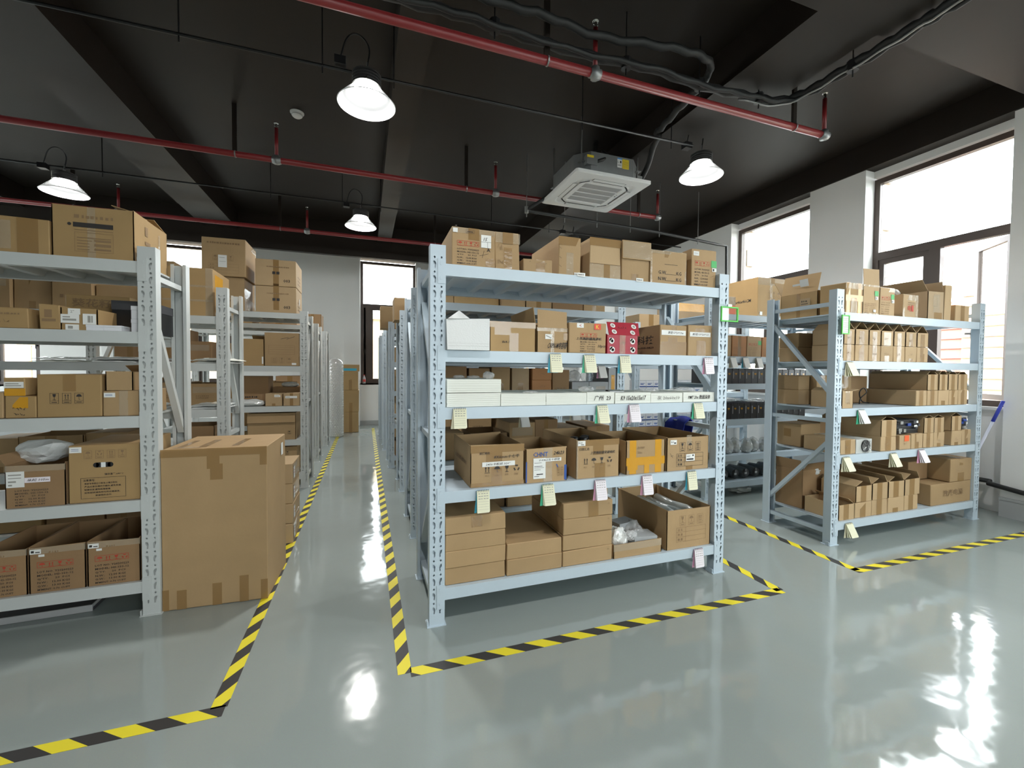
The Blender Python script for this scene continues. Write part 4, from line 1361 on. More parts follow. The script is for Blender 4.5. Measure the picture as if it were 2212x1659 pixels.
for i in range(4):
    o = MB().tube([(0, 0, 0), (.004, .12, .010), (.0, .26, .0), (.004, .44, .008)], [.030, .036, .033, .028], 10).build('bubble_parcel', 'bag_dense', None, (1.893 + i * .080, 2.275, A1 + .165 + .014 * (i % 2)), 0, True)
    tag(o, 'bubble wrapped parcel, %s from left, in the large open carton on the lowest shelf' % ORD[i], 'parcel', 'wrapped parcels in the open carton')

# ------------------------------------------------------------------ hanging note pads


def notepad(x, y, ztop, w, h, card, page, label, lean=.16, swing=.0, lines=True):
    o = empty('note_pad', (x, y, ztop))
    tag(o, label, 'note pad', 'small note pads hanging on the shelf beams')
    MB().hexa([(-.012, -.001, -h), (w - .016, -.001, -h), (w - .016, .0005, -h), (-.012, .0005, -h), (0, -.003, 0), (w, -.003, 0), (w, -.0015, 0), (0, -.0015, 0)]).build('back_card', card, o)
    for k in range(3):
        a = lean * (k + 1) / 3
        yb = -.003 - math.sin(a) * h
        zb = -math.cos(a) * h * (.97 + .01 * k)
        s = swing * (k + 1) / 3
        MB().hexa([(s, yb, zb), (w - .006 + s, yb, zb), (w + s, yb + .0006, zb + .006), (s, yb + .0006, zb), (0, -.0045 - k * .0012, 0), (w, -.0045 - k * .0012, 0), (w, -.0040 - k * .0012, 0), (0, -.0040 - k * .0012, 0)]).build('page', page, o)
    q = MB()
    for k in range(7):
        u = w * (.1 + .8 * k / 6)
        q.tube([(u, .001, -.006), (u, -.001, .004), (u, -.009, .004), (u, -.010, -.006)], .0010, 5)
    q.build('spiral_binding', 'slate', o)
    if lines:
        q = P2()
        for k in range(7):
            v = -h * (.14 + .115 * k)
            if k < 3:
                for c in range(4):
                    q.rect(w * (.1 + .21 * c), v, w * _rc.uniform(.1, .17), .0035)
            else:
                q.rect(w * .08, v, w * .84, .0008)
        A_ = math.atan2(math.sin(lean) * h - .004, math.cos(lean) * h)
        Mx = Matrix.Translation((swing * .3, -.0090, 0)) @ Matrix.Rotation(-A_ * -1, 4, 'X').inverted() @ Matrix(((1, 0, 0, 0), (0, 0, 1, 0), (0, 1, 0, 0), (0, 0, 0, 1)))
        q.obj('print', 'ink_grey', o, Mx)
    return o


CARD = {'b': 'pad_blue', 'g': 'pad_green', 'p': 'pad_pink', 'c': 'pad_cream'}
NAMES = {'b': 'blue', 'g': 'green', 'p': 'pink', 'c': 'cream'}
for (x, z, h, c, pg, sw, lab) in [
        (.987, 1.449, .107, 'b', 'paper_cream', .008, 'leftmost on the beam under the red box shelf'), (1.205, 1.447, .105, 'g', 'paper_cream', .014, 'second on the beam under the red box shelf'),
        (1.446, 1.446, .105, 'b', 'paper_cream', .008, 'third on the beam below the red box'), (2.085, 1.446, .108, 'p', 'pink_page', .006, 'rightmost on the beam under the red box shelf'),
        (.437, 1.150, .107, 'c', 'paper_cream', .004, 'leftmost below the white foam sheets'), (1.295, 1.150, .107, 'g', 'paper_cream', .016, 'below the foam sheets marked 23'),
        (1.518, 1.150, .108, 'p', 'pink_page', .012, 'below the foam sheets with dimensions'), (2.005, 1.151, .102, 'g', 'paper_cream', .016, 'rightmost below the white foam sheets'),
        (.567, .704, .12, 'b', 'paper_cream', .0, 'leftmost under the open carton row'), (.949, .705, .12, 'g', 'paper_cream', .012, 'under the carton with blue lettering'),
        (1.290, .704, .12, 'p', 'pink_page', .008, 'under the carton with four handling icons'), (1.622, .706, .12, 'p', 'pink_page', .006, 'under the carton with yellow tape'),
        (1.965, .708, .12, 'b', 'paper_cream', .006, 'rightmost under the open carton row'), (2.035, .19, .12, 'p', 'pink_page', .002, 'on the lowest beam of the centre rack')]:
    notepad(x, 2.2005, z, .070, h, CARD[c], pg, '%s backed note pad, %s' % (NAMES[c], lab), .14 if c != 'c' else .06, sw)
for (x, z, c, pg, lab) in [(3.537, 1.44, 'c', 'paper_cream', 'on the second highest beam of the right rack'), (3.688, 1.062, 'g', 'paper', 'on the middle beam of the right rack'), (3.530, .692, 'c', 'paper_cream', 'leftmost under the fan unit shelf of the right rack'),
                           (4.10, .690, 'c', 'paper_cream', 'middle one under the fan unit shelf of the right rack'), (4.47, .700, 'p', 'pink_page', 'rightmost under the fan unit shelf of the right rack'), (3.585, .162, 'c', 'paper_cream', 'on the lowest beam of the right rack')]:
    notepad(x, 2.2675, z, .075, .115, CARD[c], pg, '%s note pad %s' % (NAMES[c], lab), .30, .03, lines=False)

# green card holders on the posts


def card_holder(x, y, z, w, h, label, sheet):
    o = empty('card_holder', (x, y, z))
    t = .009
    b = MB()
    for (x0, x1, z0, z1) in ((0, w, 0, t), (0, w, h - t, h), (0, t, t, h - t), (w - t, w, t, h - t)):
        b.box(x0, x1, -.008, 0, z0, z1)
    b.build('frame', 'green_frame', o)
    MB().box(w * .4, w * .62, -.006, .004, h, h + .016).build('clip', 'bag_dense', o)
    if sheet:
        s = MB().box(t, w - t, -.004, -.002, t, h - t).build('card_sheet', 'paper', o)
        q = P2()
        for k in range(7):
            q.rect(t + .006, h * (.14 + .11 * k), w - 2 * t - .012, .002)
        q.obj('print', 'ink_grey', s, face_mtx('F', w, 1, h, .0046))
    else:
        MB().box(t, w - t, -.003, -.002, t, h - t).build('window', 'glass', o)
    return tag(o, label, 'card holder', 'green card holders on rack posts')


card_holder(2.205, 2.190, 1.686, .145, .099, 'empty green card holder on the right post of the centre rack', False)
card_holder(3.450, 2.252, 1.652, .085, .147, 'green card holder with a white list on the right rack post', True)

# pads on the racks behind
for (x, y, z, c, lab) in [(1.26, 3.422, .975, 'c', 'small note pad seen through the gap above the open cartons'), (2.02, 3.422, 1.40, 'p', 'pink note pad on the rack behind, right of the grey foam blocks'), (1.75, 3.422, 1.02, 'c', 'pale note pad on the rack behind, left of the blue cloth'),
                          (3.655, 3.494, 1.51, 'c', 'note pad nearest the centre rack on the beam above the black cases'), (3.83, 3.494, 1.51, 'b', 'blue backed note pad on the beam above the black cases'), (4.02, 3.494, 1.51, 'c', 'cream note pad on the beam above the black cases'), (1.10, 3.422, .585, 'c', 'pale note pad on the rack behind the flat carton stacks')]:
    notepad(x, y, z, .075, .115, CARD[c], 'paper', lab, .25, .015, lines=False)

# ================================================================== right rack goods
B1, B2, B3, B4, B5 = LV_R1
YR = 2.293
# top shelf
W, H = .20, .238
carton(3.555, 3.755, YR, B5 + e, .20, H, 'carton criss-crossed with orange tape at left end of the right rack top', m='card_gold', tape_front=[(.05, 0, .2, 1, 'tape_yellow'), (.7, 0, .2, 1, 'tape_yellow'), (0, .4, 1, .2, 'tape_yellow'), (0, .8, 1, .2, 'tape_clear'), (.3, .0, .35, .5, 'tape_clear')])
W, H = .196, .236
carton(3.757, 3.953, YR, B5 + e, .20, H, 'carton with one flap standing straight up on the right rack top', m='card_pale', top='open', flaps={'B': (3, .0), 'F': (-2, .13)}, tape_front=[(0, .94, 1, .06, 'tape_clear'), (.0, 0, 1, .05, 'tape_clear')], prints=lot_print(W, H, .42, ink='ink_faint', u=.1, w=.7, red=False),
       labels=[('F', .135, .15, .045, .04, 'sticker_green', None, 'ink'), ('F', .14, .12, .035, .026, 'paper', P2().rect(.004, .004, .014, .016), 'ink_grey'), ('F', .12, .02, .03, .02, 'paper', None, 'ink')])
W, H = .184, .228
carton(3.961, 4.145, YR, B5 + e, .34, H, 'carton with green sticker and faded red icons on the right rack top', m='card_pale', tape_front=[(0, .85, 1, .15, 'tape_clear')], prints=lot_print(W, H, .52, ink='ink_faint', u=.08, w=.6), labels=[('F', .135, .135, .04, .04, 'sticker_green', None, 'ink'), ('F', .14, .105, .035, .026, 'paper', P2().rect(.004, .004, .014, .016), 'ink_grey')])
W, H = .20, .19
carton(4.255, 4.455, YR, B5 + e, .30, H, 'shiny taped carton with torn wrapping in the middle of the right rack top', m='card_pale', tape_front=[(0, .0, .12, 1, 'tape_clear'), (0, .75, 1, .25, 'tape_clear'), (.8, 0, .2, 1, 'tape_clear')], prints=[('F', 'ink_red', P2().text('电', .06, .05, .05).rect(.11, .05, .025, .05)), ('F', 'ink_faint', P2().rect(.06, .12, .09, .006).rect(.06, .105, .09, .004))])
crumple('plastic_bag', (4.31, 2.40, B5 + .193), .05, .05, .06, 'plastic_bag', 'clear bag poking up from the shiny taped carton', 'plastic bag', 91, 3, .45)
W, H = .222, .24
carton(4.588, 4.81, YR, B5 + e, .42, H, 'greyish old carton with open flaps on the right rack top', m='card_grey', top='open', flaps={'L': (38, .13), 'B': (12, .12), 'R': (-12, .10)}, tape_front=[(.35, .25, .4, .65, 'tape_clear'), (.4, 0, .5, .25)],
       prints=[('F', 'tape_clear', P2().frame(.07, .11, .06, .09, .006))], jitter=.008)
W, H = .10, .31
carton(4.815, 4.915, YR, B5 + e, .40, H, 'narrow tall carton right of the greyish old carton', m='card_pale', jitter=.006, tape_front=[(.3, .5, .3, .1, 'tape_clear')])
W, H = .213, .14
carton(4.982, 5.195, YR, B5 + e, .38, H, 'small carton at right end of the right rack top', m='card_pale', tape_front=[(.38, .0, .28, 1)])
W, H = .39, .21
o = carton(3.56, 3.95, 2.515, B5 + e, .33, H, 'large brown carton with raised side flap behind the left post of the right rack', m='card_gold', top='open', flaps={'L': (-14, .17), 'B': (30, .15)}, jitter=.006,
           tape_front=[(.0, .35, 1, .12, 'tape_yellow', 'L'), (.45, .0, .1, 1, 'tape', 'L')], labels=[('L', .18, .10, .09, .06, 'card_grey', P2().bars(.012, .026, .05, .022, 1, 33).rect(.01, .012, .06, .005), 'ink')])
P2().rect(.10, .075, .10, .018).obj('label', 'paper', o, Matrix.Translation((.035, 0, H)) @ Matrix.Rotation(math.radians(-14), 4, 'Y') @ face_mtx('L', W, .33, 0, .006))
P2().rect(.17, .06, .075, .062).obj('label', 'paper', o, Matrix.Translation((.033, 0, H)) @ Matrix.Rotation(math.radians(-14), 4, 'Y') @ face_mtx('L', W, .33, 0, .007))

# second shelf from the top: two rows of small cartons
xs = [3.545, 3.678, 3.842, 3.990, 4.150, 4.302, 4.455, 4.614]
for i in range(7):
    a, b_ = xs[i] + .004, xs[i + 1] - .004
    carton(a, b_, YR, B4 + e, .25, .130, 'small brown carton, %s from left in the lower row under the right rack top' % ORD[i], m='card_pale', tape_front=[(.3, 0, .38, 1)], group='small cartons on the right rack', prints=[('F', 'ink_faint', P2().scrawl(.04, .05, .05, .025, 40 + i))])
    carton(a, b_, YR, B4 + e + .132, .25, .120, 'small carton with raised flaps, %s from left, upper row under right rack top' % ORD[i], m='card_pale', top='tent', flaps={'L': (-48, .082), 'R': (-48, .082)}, tape_front=[(.3, .0, .38, .9)] if i != 3 else [(.2, 0, .6, .9, 'tape_clear')], group='small cartons on the right rack',
           prints=[('F', 'ink_faint', P2().scrawl(.04, .035, .04, .03, 60 + i))])
for i, (a, b_, y, d) in enumerate([(3.56, 3.80, 2.67, .18), (3.81, 4.05, 2.68, .17)]):
    for k in range(2):
        carton(a, b_, y, B4 + e + k * .126, d, .124, 'plain back carton under the right rack top seen through the rack end, %s' % (['lower', 'upper'][k] + (' left' if i == 0 else ' right')), m='card', group='small cartons on the right rack', top='closed')

# middle shelf
carton(3.548, 3.673, YR, B3 + e, .25, .134, 'single small carton with an open flap at front left of the middle right shelf', m='card_pale', top='open', flaps={'R': (80, .08), 'L': (-70, .06)}, tape_front=[(.3, .3, .4, .7, 'tape_clear')], prints=[('F', 'ink_faint', P2().scrawl(.05, .03, .04, .03, 70))])
crumple('plastic_bag', (3.63, 2.40, B3 + .14), .06, .06, .08, 'plastic_bag', 'clear bag with a red item above the single small carton', 'plastic bag', 93, 3, .4)
for i, (a, b_) in enumerate([(4.469, 4.618), (4.625, 4.771), (4.777, 4.928), (4.932, 5.064), (5.069, 5.211)]):
    carton(a, b_, YR, B3 + e, .45, .133, 'small brown carton, %s from left in the lower row of the middle right shelf' % ORD[i], m='card_pale', tape_front=[(.3, 0, .36, 1)], group='small cartons on the right rack')
for i, (a, b_) in enumerate([(4.62, 4.766), (4.786, 4.911), (4.919, 5.06), (5.063, 5.203)]):
    carton(a, b_, YR, B3 + e + .1345, .45, .138, 'small brown carton, %s from left in the upper row of the middle right shelf' % ORD[i], m='card_pale', top='open', flaps={'L': (-55, .045), 'R': (-55, .045)}, tape_front=[(.3, 0, .36, 1)], group='small cartons on the right rack')
for i, a in enumerate((3.70, 3.85, 4.0)):
    for k in range(2):
        carton(a, a + .14, 2.60, B3 + e + k * .128, .24, .126, 'small carton at back of the middle right shelf, %s in the %s row' % (ORD[i], ['lower', 'upper'][k]), m='card', tape_front=[(.3, 0, .4, 1)], group='small cartons on the right rack')
for k in range(2):
    carton(3.555, 3.685, 2.655, B3 + e + k * .128, .20, .126, 'plain carton seen through the right rack end at middle shelf height, %s one' % ['lower', 'upper'][k], m='card', group='small cartons on the right rack')
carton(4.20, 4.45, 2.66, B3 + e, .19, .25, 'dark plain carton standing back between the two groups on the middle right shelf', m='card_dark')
o = MB().tube(smooth_path([(0, 0, 0), (.05, .02, .05), (.09, .0, .10), (.07, .01, .14), (.03, .02, .10), (.08, .03, .02), (.16, .02, .004)], 4), .005, 6).build('black_cable', 'black_plastic', None, (4.17, 2.55, B3 + .006), smooth=True)
tag(o, 'loose black cable on the bare part of the middle right shelf', 'cable')

# fan unit shelf
low = [(3.548, 3.722, .115, None), (4.026, 4.225, .120, 'wide'), (4.269, 4.416, .122, 'with an orange label'), (4.425, 4.578, .128, 'with printed mark'), (4.588, 4.732, .128, None), (4.736, 4.886, .128, None), (4.993, 5.145, .133, None), (5.154, 5.285, .136, None)]
for i, (a, b_, h, t) in enumerate(low):
    carton(a, b_, YR, B2 + e, .48 if i else .30, h, 'small carton %s, %s from left, lower row of fan unit shelf' % (t or 'with tape', ORD[i]), m='card_pale', tape_front=[(.3, 0, .36, 1)] if i != 2 else (), group='small cartons on the right rack',
           prints=[('F', 'ink_faint', P2().scrawl(.05, .04, .04, .03, 50 + i))], labels=[('F', .06, .07, .06, .05, 'sticker_orange', None, 'ink')] if i == 2 else ())
for i, (a, b_, h) in enumerate([(4.028, 4.225, .134), (4.593, 4.734, .13), (4.735, 4.88, .13), (4.988, 5.138, .132)]):
    z0 = B2 + e + (.1215, .1295, .1295, .1345)[i]
    carton(a, b_, YR, z0, .48, h, 'small brown carton, %s from left in the upper row of the fan unit shelf' % ORD[i], m='card_pale', top='open', flaps={'L': (-68, .07), 'R': (-68, .07)}, tape_front=[(.32, 0, .34, 1)], group='small cartons on the right rack')
# fan unit
o = empty('fan_unit', (3.725, YR, B2 + e))
MB().box(0, .19, 0, .42, 0, .112).build('case', 'psu_grey', o)
MB().lathe([(.0, 0), (.050, 0), (.050, .004), (0, .004)], 24).build('fan_well', 'black_plastic', o, (.112, -.001, .057))
o.children[-1].rotation_euler = (PI / 2, 0, 0)
for k in range(7):
    a = 2 * PI * k / 7
    f = MB().hexa([(.012, -.004, 0), (.046, -.014, 0), (.046, -.014, .001), (.012, -.004, .001), (.012, .006, .002), (.046, .008, .003), (.046, .008, .004), (.012, .006, .003)]).build('fan_blade', 'slate', o, (.112, -.0055, .057))
    f.rotation_euler = (PI / 2, a, 0)
g = MB()
for rr in (.015, .025, .035, .045, .052):
    g.tube([(.112 + rr * math.cos(2 * PI * k / 20), -.012, .057 + rr * math.sin(2 * PI * k / 20)) for k in range(21)], .0009, 5, False)
for k in range(4):
    a = PI / 4 + k * PI / 2
    g.tube([(.112, -.012, .057), (.112 + .058 * math.cos(a), -.012, .057 + .058 * math.sin(a))], .0011, 5)
g.build('fan_guard', 'chrome', o)
tag(o, 'grey power unit with a round wire guarded fan', 'power unit')


def electronics(x0, x1, y, z, d, h, label, seed):
    o = empty('electronics_unit', (x0, y, z))
    W = x1 - x0
    R = random.Random(seed)
    MB().box(0, W, .012, d, 0, h).build('case', 'black_plastic', o)
    for k in range(9):
        w, hh = R.uniform(.02, .05), R.uniform(.012, .03)
        u, v = R.uniform(0, W - w), R.uniform(.005, h - hh - .005)
        MB().box(u, u + w, -R.uniform(0, .012), .012, v, v + hh).build('component', R.choice(['slate', 'chrome', 'blue_box', 'steel', 'slate']), o)
    for k in range(3):
        MB().box(W * .1, W * .9, .0, .012, h * (.25 + .25 * k), h * (.25 + .25 * k) + .004).build('board', 'slate', o)
    for k in range(2):
        u, v = W * (.76 + .02 * k), h * (.45 + .3 * k)
        MB().box(u, u + W * .14, -.004, -.002, v, v + h * .16).build('sticker', 'paper', o)
    return tag(o, label, 'electronics')


electronics(4.236, 4.57, YR + .02, B2 + e + .1300, .42, .118, 'open black electronics unit with white stickers in the middle of the fan unit shelf', 5)
electronics(5.156, 5.28, YR + .02, B2 + e + .138, .42, .105, 'small black electronics unit at right end of the fan unit shelf', 8)
carton(3.56, 3.80, 2.63, B2 + e, .22, .20, 'carton taped shut at back left of the fan unit shelf seen through the rack end', m='card', tape_front=[(.15, .2, .3, .6), (.3, .4, .3, .35, 'tape', 'L')])
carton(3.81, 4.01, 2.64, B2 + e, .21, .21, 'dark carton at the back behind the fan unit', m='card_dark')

# lowest shelf
for i, (a, b_, h) in enumerate([(3.548, 3.729, .125), (3.735, 3.936, .126), (3.940, 4.136, .128), (4.142, 4.350, .128), (4.356, 4.541, .128)]):
    carton(a, b_, YR, B1 + e, .45 if i > 1 else .28, h, 'small brown carton, %s from left in the lower row of the lowest right shelf' % ORD[i], m='card_pale', top='open' if i == 0 else 'closed', flaps={'R': (-55, .08)} if i == 0 else None, tape_front=[(.3, 0, .34, 1)], group='small cartons on the right rack')
for i, (a, b_, h) in enumerate([(3.744, 3.936, .128), (3.943, 4.135, .136), (4.147, 4.352, .134), (4.359, 4.562, .138)]):
    carton(a, b_, YR, B1 + e + .130, .45 if i else .28, h, 'carton with roof shaped flaps, %s from left, upper row of lowest right shelf' % ORD[i], m='card_pale', top='tent', flaps={'L': (-62, .09), 'R': (-30, .07)}, tape_front=[(.3, 0, .34, 1)], group='small cartons on the right rack')
W, H = .60, .19
carton(4.725, 5.315, YR, B1 + e, .45, H, 'wide carton with four printed Chinese characters on the lowest right shelf', m='card', prints=[('F', 'ink_faint', P2().text('激光电源', .17, .07, .058, .30)), ('L', 'ink_faint', P2().rect(.1, .05, .2, .002).rect(.1, .08, .2, .002).rect(.1, .11, .2, .002))], jitter=.004)
W, H = .325, .205
carton(4.995, 5.318, YR, B1 + e + .194, .42, H, 'carton with tape on top of the wide carton with Chinese characters', m='card', tape_front=[(.35, 0, .3, 1)], prints=[('F', 'ink_faint', P2().scrawl(.08, .08, .1, .03, 71))], tape_top=True)
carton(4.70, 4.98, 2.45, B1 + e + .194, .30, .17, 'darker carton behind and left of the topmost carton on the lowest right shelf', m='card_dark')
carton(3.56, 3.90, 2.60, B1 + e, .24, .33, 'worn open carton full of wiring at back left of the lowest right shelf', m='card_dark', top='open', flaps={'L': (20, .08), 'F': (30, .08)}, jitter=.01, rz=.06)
crumple('wire_bundle', (3.75, 2.66, B1 + .27), .08, .06, .10, 'bag_dense', 'tangle of pale wires in the worn open carton', 'wires', 97, 3, .6)
carton(4.05, 4.30, 2.755, B1 + e, .10, .30, 'pale carton panel at the back of the lowest right shelf', m='card_pale')

# floor by the window pier
carton(5.46, 5.70, 2.64, .002, .20, .20, 'brown carton on the floor between the right rack and the window wall', m='card_dark')
o = empty('broom', (5.62, 2.62, 0))
MB().tube([(-.01, -.05, .02), (.046, -.315, .90)], .012, 8).build('pole', 'pole_white', o, smooth=True)
MB().tube([(.046, -.315, .90), (.058, -.375, 1.10)], .0145, 8).build('grip', 'broom_blue', o, smooth=True)
MB().box(-.09, .07, -.08, -.02, .0, .05).build('head', 'slate', o)
tag(o, 'pale pole with a blue grip leaning against the window wall', 'broom')

# ================================================================== left rack goods
D1, D2, D3, D4, D5 = LV_L1
YL = 2.82
W, H = .337, .262
carton(-1.502, -1.165, YL, D5 + e, .40, H, 'large printed carton with sagging flaps on top of the left rack', m='card_gold', top='open', flaps={'F': (-86, .16), 'B': (-80, .16), 'R': (-74, .10)}, jitter=.006, tape_front=[(.42, 0, .1, 1, 'tape_clear')],
       prints=[('F', 'ink', P2().rect(.085, .155, .165, .024).disc(.07, .168, .008)), ('F', 'ink_faint', P2().bars(.09, .195, .16, .03, 1, 23).rect(.09, .140, .16, .003).frame(.09, .03, .16, .10, .0015).rect(.10, .10, .14, .004).rect(.10, .085, .06, .004).rect(.10, .07, .05, .004).rect(.10, .055, .05, .004).rect(.10, .04, .05, .004).rect(.17, .085, .07, .01).rect(.17, .06, .07, .014).rect(.17, .04, .07, .01)),
               ('R', 'ink_faint', P2().rect(.12, .17, .03, .05).rect(.12, .12, .06, .02))], labels=[('R', .28, .13, .02, .09, 'tape_clear', None, 'ink')])
carton(-1.84, -1.512, YL, D5 + e, .40, .175, 'taped carton left of the large printed carton on the left rack top', m='card_gold', tape_front=[(.0, .1, .55, .8, 'tape_clear'), (.62, 0, .25, 1)], jitter=.008)
carton(-1.80, -1.60, YL, D4 + e, .38, .104, 'carton with faint writing at far left of the second highest left shelf', m='card_gold', prints=[('F', 'ink_faint', P2().bars(.05, .065, .12, .016, 1, 21).scrawl(.08, .025, .05, .02, 22))])
carton(-1.558, -1.477, YL, D4 + e, .30, .126, 'narrow carton with faded print on the second highest left shelf', m='card_gold', prints=[('F', 'ink_faint', P2().rect(.01, .04, .055, .014).rect(.02, .06, .03, .04))])
carton(-1.474, -1.325, YL, D4 + e, .30, .112, 'carton patched with white shipping labels on the second highest left shelf', m='card_gold', top='open', flaps={'B': (20, .06)}, labels=[('F', .0, .035, .075, .045, 'paper', P2().rect(.008, .012, .055, .010).rect(.008, .028, .03, .006), 'ink_grey'), ('F', .03, .08, .05, .03, 'paper', P2().text('2"', .01, .008, .014), 'ink_grey'), ('F', .09, .03, .055, .055, 'paper', P2().rect(.02, .01, .012, .035).rect(.035, .01, .006, .035), 'ink_grey'), ('F', .02, .0, .055, .028, 'paper', P2().rect(.01, .006, .02, .014), 'ink_grey')])
for i, (x, y, z, w, d, h, lab) in enumerate([(-1.345, 3.00, D4 + e, .135, .22, .185, 'tall black box behind the carton with shipping labels'), (-1.205, 3.05, D4 + e, .07, .18, .175, 'narrow black box right of the tall black box')]):
    o = empty('black_box', (x, y, z))
    MB().box(0, w, 0, d, 0, h * .72).build('body', 'black_plastic', o)
    MB().box(-.002, w + .002, -.002, d + .002, h * .72 + .001, h).build('lid', 'slate', o)
    tag(o, lab, 'box')
for i, (x, w, lab) in enumerate([(-1.371, .072, 'left flat white box in front of the black boxes'), (-1.298, .075, 'right flat white box in front of the black boxes')]):
    o = empty('white_box', (x, YL - .004, D4 + e))
    MB().box(0, w, 0, .10, 0, .018).build('tray', 'white_box', o)
    MB().box(-.001, w + .0008, -.001, .101, .0185, .029).build('lid', 'white_box', o)
    tag(o, lab, 'box')
for i in range(2):
    o = empty('white_box', (-1.195, YL + .03, D4 + e + i * .071))
    MB().box(0, .04, 0, .14, 0, .048).build('tray', 'white_box', o)
    MB().box(-.001, .041, -.001, .141, .0485, .070).build('lid', 'white_box', o)
    tag(o, '%s narrow white box beside the left rack post' % ['lower', 'upper'][i], 'box')
carton(-1.60, -1.30, 3.10, D4 + e, .14, .22, 'carton with large Chinese print at the back of the second highest left shelf', m='card_gold', prints=[('F', 'ink_faint', P2().text('葵花籽油', .03, .15, .05, .24))])

carton(-1.698, -1.618, YL, D3 + e + .113, .15, .088, 'small carton with white strip label at left of the middle left shelf', m='card_gold', labels=[('F', .0, .04, .075, .03, 'paper', P2().rect(.006, .018, .05, .005).rect(.006, .008, .06, .005), 'ink_grey')], tape_front=[(0, .0, 1, .4, 'tape_yellow')])
carton(-1.698, -1.579, YL, D3 + e, .30, .111, 'carton with yellow print under the small one on the middle left shelf', m='card_gold', tape_front=[(.25, .45, .5, .5, 'tape_yellow')], prints=[('F', 'ink', P2().scrawl(.03, .038, .05, .016, 24).scrawl(.035, .012, .045, .014, 25))])
W, H = .261, .222
carton(-1.576, -1.315, YL, D3 + e, .38, H, 'large carton with three framed icons on the middle left shelf', m='card_gold', prints=[('F', 'ink', P2().icons(.052, .07, .036, .055, 3, 1.38, 'gau', True))], tape_front=[(.4, .6, .2, .4)])
carton(-1.297, -1.180, YL, D3 + e + .137, .26, .10, 'small plain carton with open top, upper of two on the middle left shelf', m='card', top='open', flaps={'B': (-60, .08), 'R': (-20, .0)})
carton(-1.310, -1.156, YL, D3 + e, .34, .135, 'small carton with white sticker, lower of two on the middle left shelf', m='card', labels=[('F', .006, .10, .048, .024, 'paper', P2().rect(.006, .014, .03, .002).rect(.006, .008, .03, .002), 'ink_blue')], tape_front=[(.45, 0, .25, 1, 'tape_clear')])
carton(-1.80, -1.705, YL, D3 + e, .30, .13, 'carton at the left edge of the middle left shelf', m='card')
W, H = .235, .215
carton(-1.704, -1.469, YL, D2 + e, .40, H, 'open brown carton with white and pink stickers on the left rack', m='card_dark', top='open', flaps={'R': (-4, .0), 'L': (35, .06)}, jitter=.006, tape_front=[(0, .85, 1, .15, 'tape_clear')],
       prints=[('F', 'ink_faint', P2().bars(.09, .172, .04, .016, 1, 26))] + [p_ for p_ in lot_print(W, H, .46, u=.16, w=.55, red=False)],
       labels=[('F', .005, .105, .07, .08, 'paper', P2().rect(.008, .06, .05, .006).rect(.008, .045, .05, .004).rect(.008, .025, .03, .008).rect(.008, .008, .015, .008), 'ink_grey'), ('F', .076, .126, .10, .026, 'pink_page', P2().text('总起 105m', .008, .006, .014, .085, shear=.25), 'ink')])
W, H = .30, .305
o = carton(-1.457, -1.157, YL, D2 + e, .40, H, 'tall carton with an oval hand hole and warning text box on the left rack', m='card_gold',
           prints=[('F', 'ink_faint', P2().icons(.065, .232, .034, .044, 4, 1.42, 'urag', True)), ('F', 'ink', P2().text('储存温度:≤40°C', .15, .142, .011, .08).frame(.05, .022, .19, .11, .0015).text('注意事项:', .06, .113, .012, .05).text('堆放不得超过三层,防止重压变形;', .065, .096, .010, .14).text('产品应放在通风干燥处,避免受潮;', .065, .080, .010, .155).text('轻拿轻放,避免跌落碰撞;', .065, .064, .010, .11).text('如有破损请及时与供应商联系;', .065, .048, .010, .15).text('谢谢您的合作.', .11, .033, .009, .07))],
           labels=[('F', .006, .266, .05, .030, 'paper', P2().rect(.008, .018, .03, .002).rect(.008, .010, .03, .002), 'ink_blue')])
P2().rect(.115, .185, .06, .026).disc(.115, .198, .013).disc(.175, .198, .013).obj('hand_hole', 'dark_hole', o, face_mtx('F', W, .4, H, .0016))
P2().rect(.135, .185, .02, .026).obj('inner_bag', 'foam_white', o, face_mtx('F', W, .4, H, .0019))
crumple('foam_wrap', (-1.66, 3.02, D2 + .20), .14, .10, .12, 'foam_white', 'crumpled white foam sheet poking out of the open carton on the left', 'foam', 71, 3, .5)
for i, (a, b_) in enumerate([(-1.816, -1.628), (-1.620, -1.394), (-1.386, -1.160)]):
    W, H = b_ - a, .235
    carton(a, b_, YL, D1 + e, .40, H, 'open carton with red icons on the lowest left shelf, %s' % ('cut off by the picture edge', 'in the middle', 'beside the post')[i], m='card_dark', top='open', flaps={'L': (10, .0)}, jitter=.005, prints=lot_print(W, H, .52, u=.14, w=.64) + [('F', 'ink_faint', P2().bars(W * .35, H * .855, .04, .014, 1, 27))],
           labels=[('F', .004, H - .032, .045, .024, 'paper', P2().rect(.005, .006, .012, .012).rect(.022, .006, .018, .005), 'ink'), ('F', W * .17 if i else .02, H - .048, .024, .012, 'paper', None, 'ink')], group='open cartons with red icons on the lowest left shelf', tape_front=[(0, .86, 1, .14, 'tape_clear')])
o = empty('flat_tray', (-1.95, 2.93, .002), .04)
MB().box(0, .52, 0, .32, 0, .02).build('base', 'slate', o)
MB().box(0, .52, -.006, 0, .0, .035).box(.514, .52, 0, .32, .02, .035).build('rim', 'grille', o)
tag(o, 'flat dark tray lying on the floor under the left rack', 'tray')

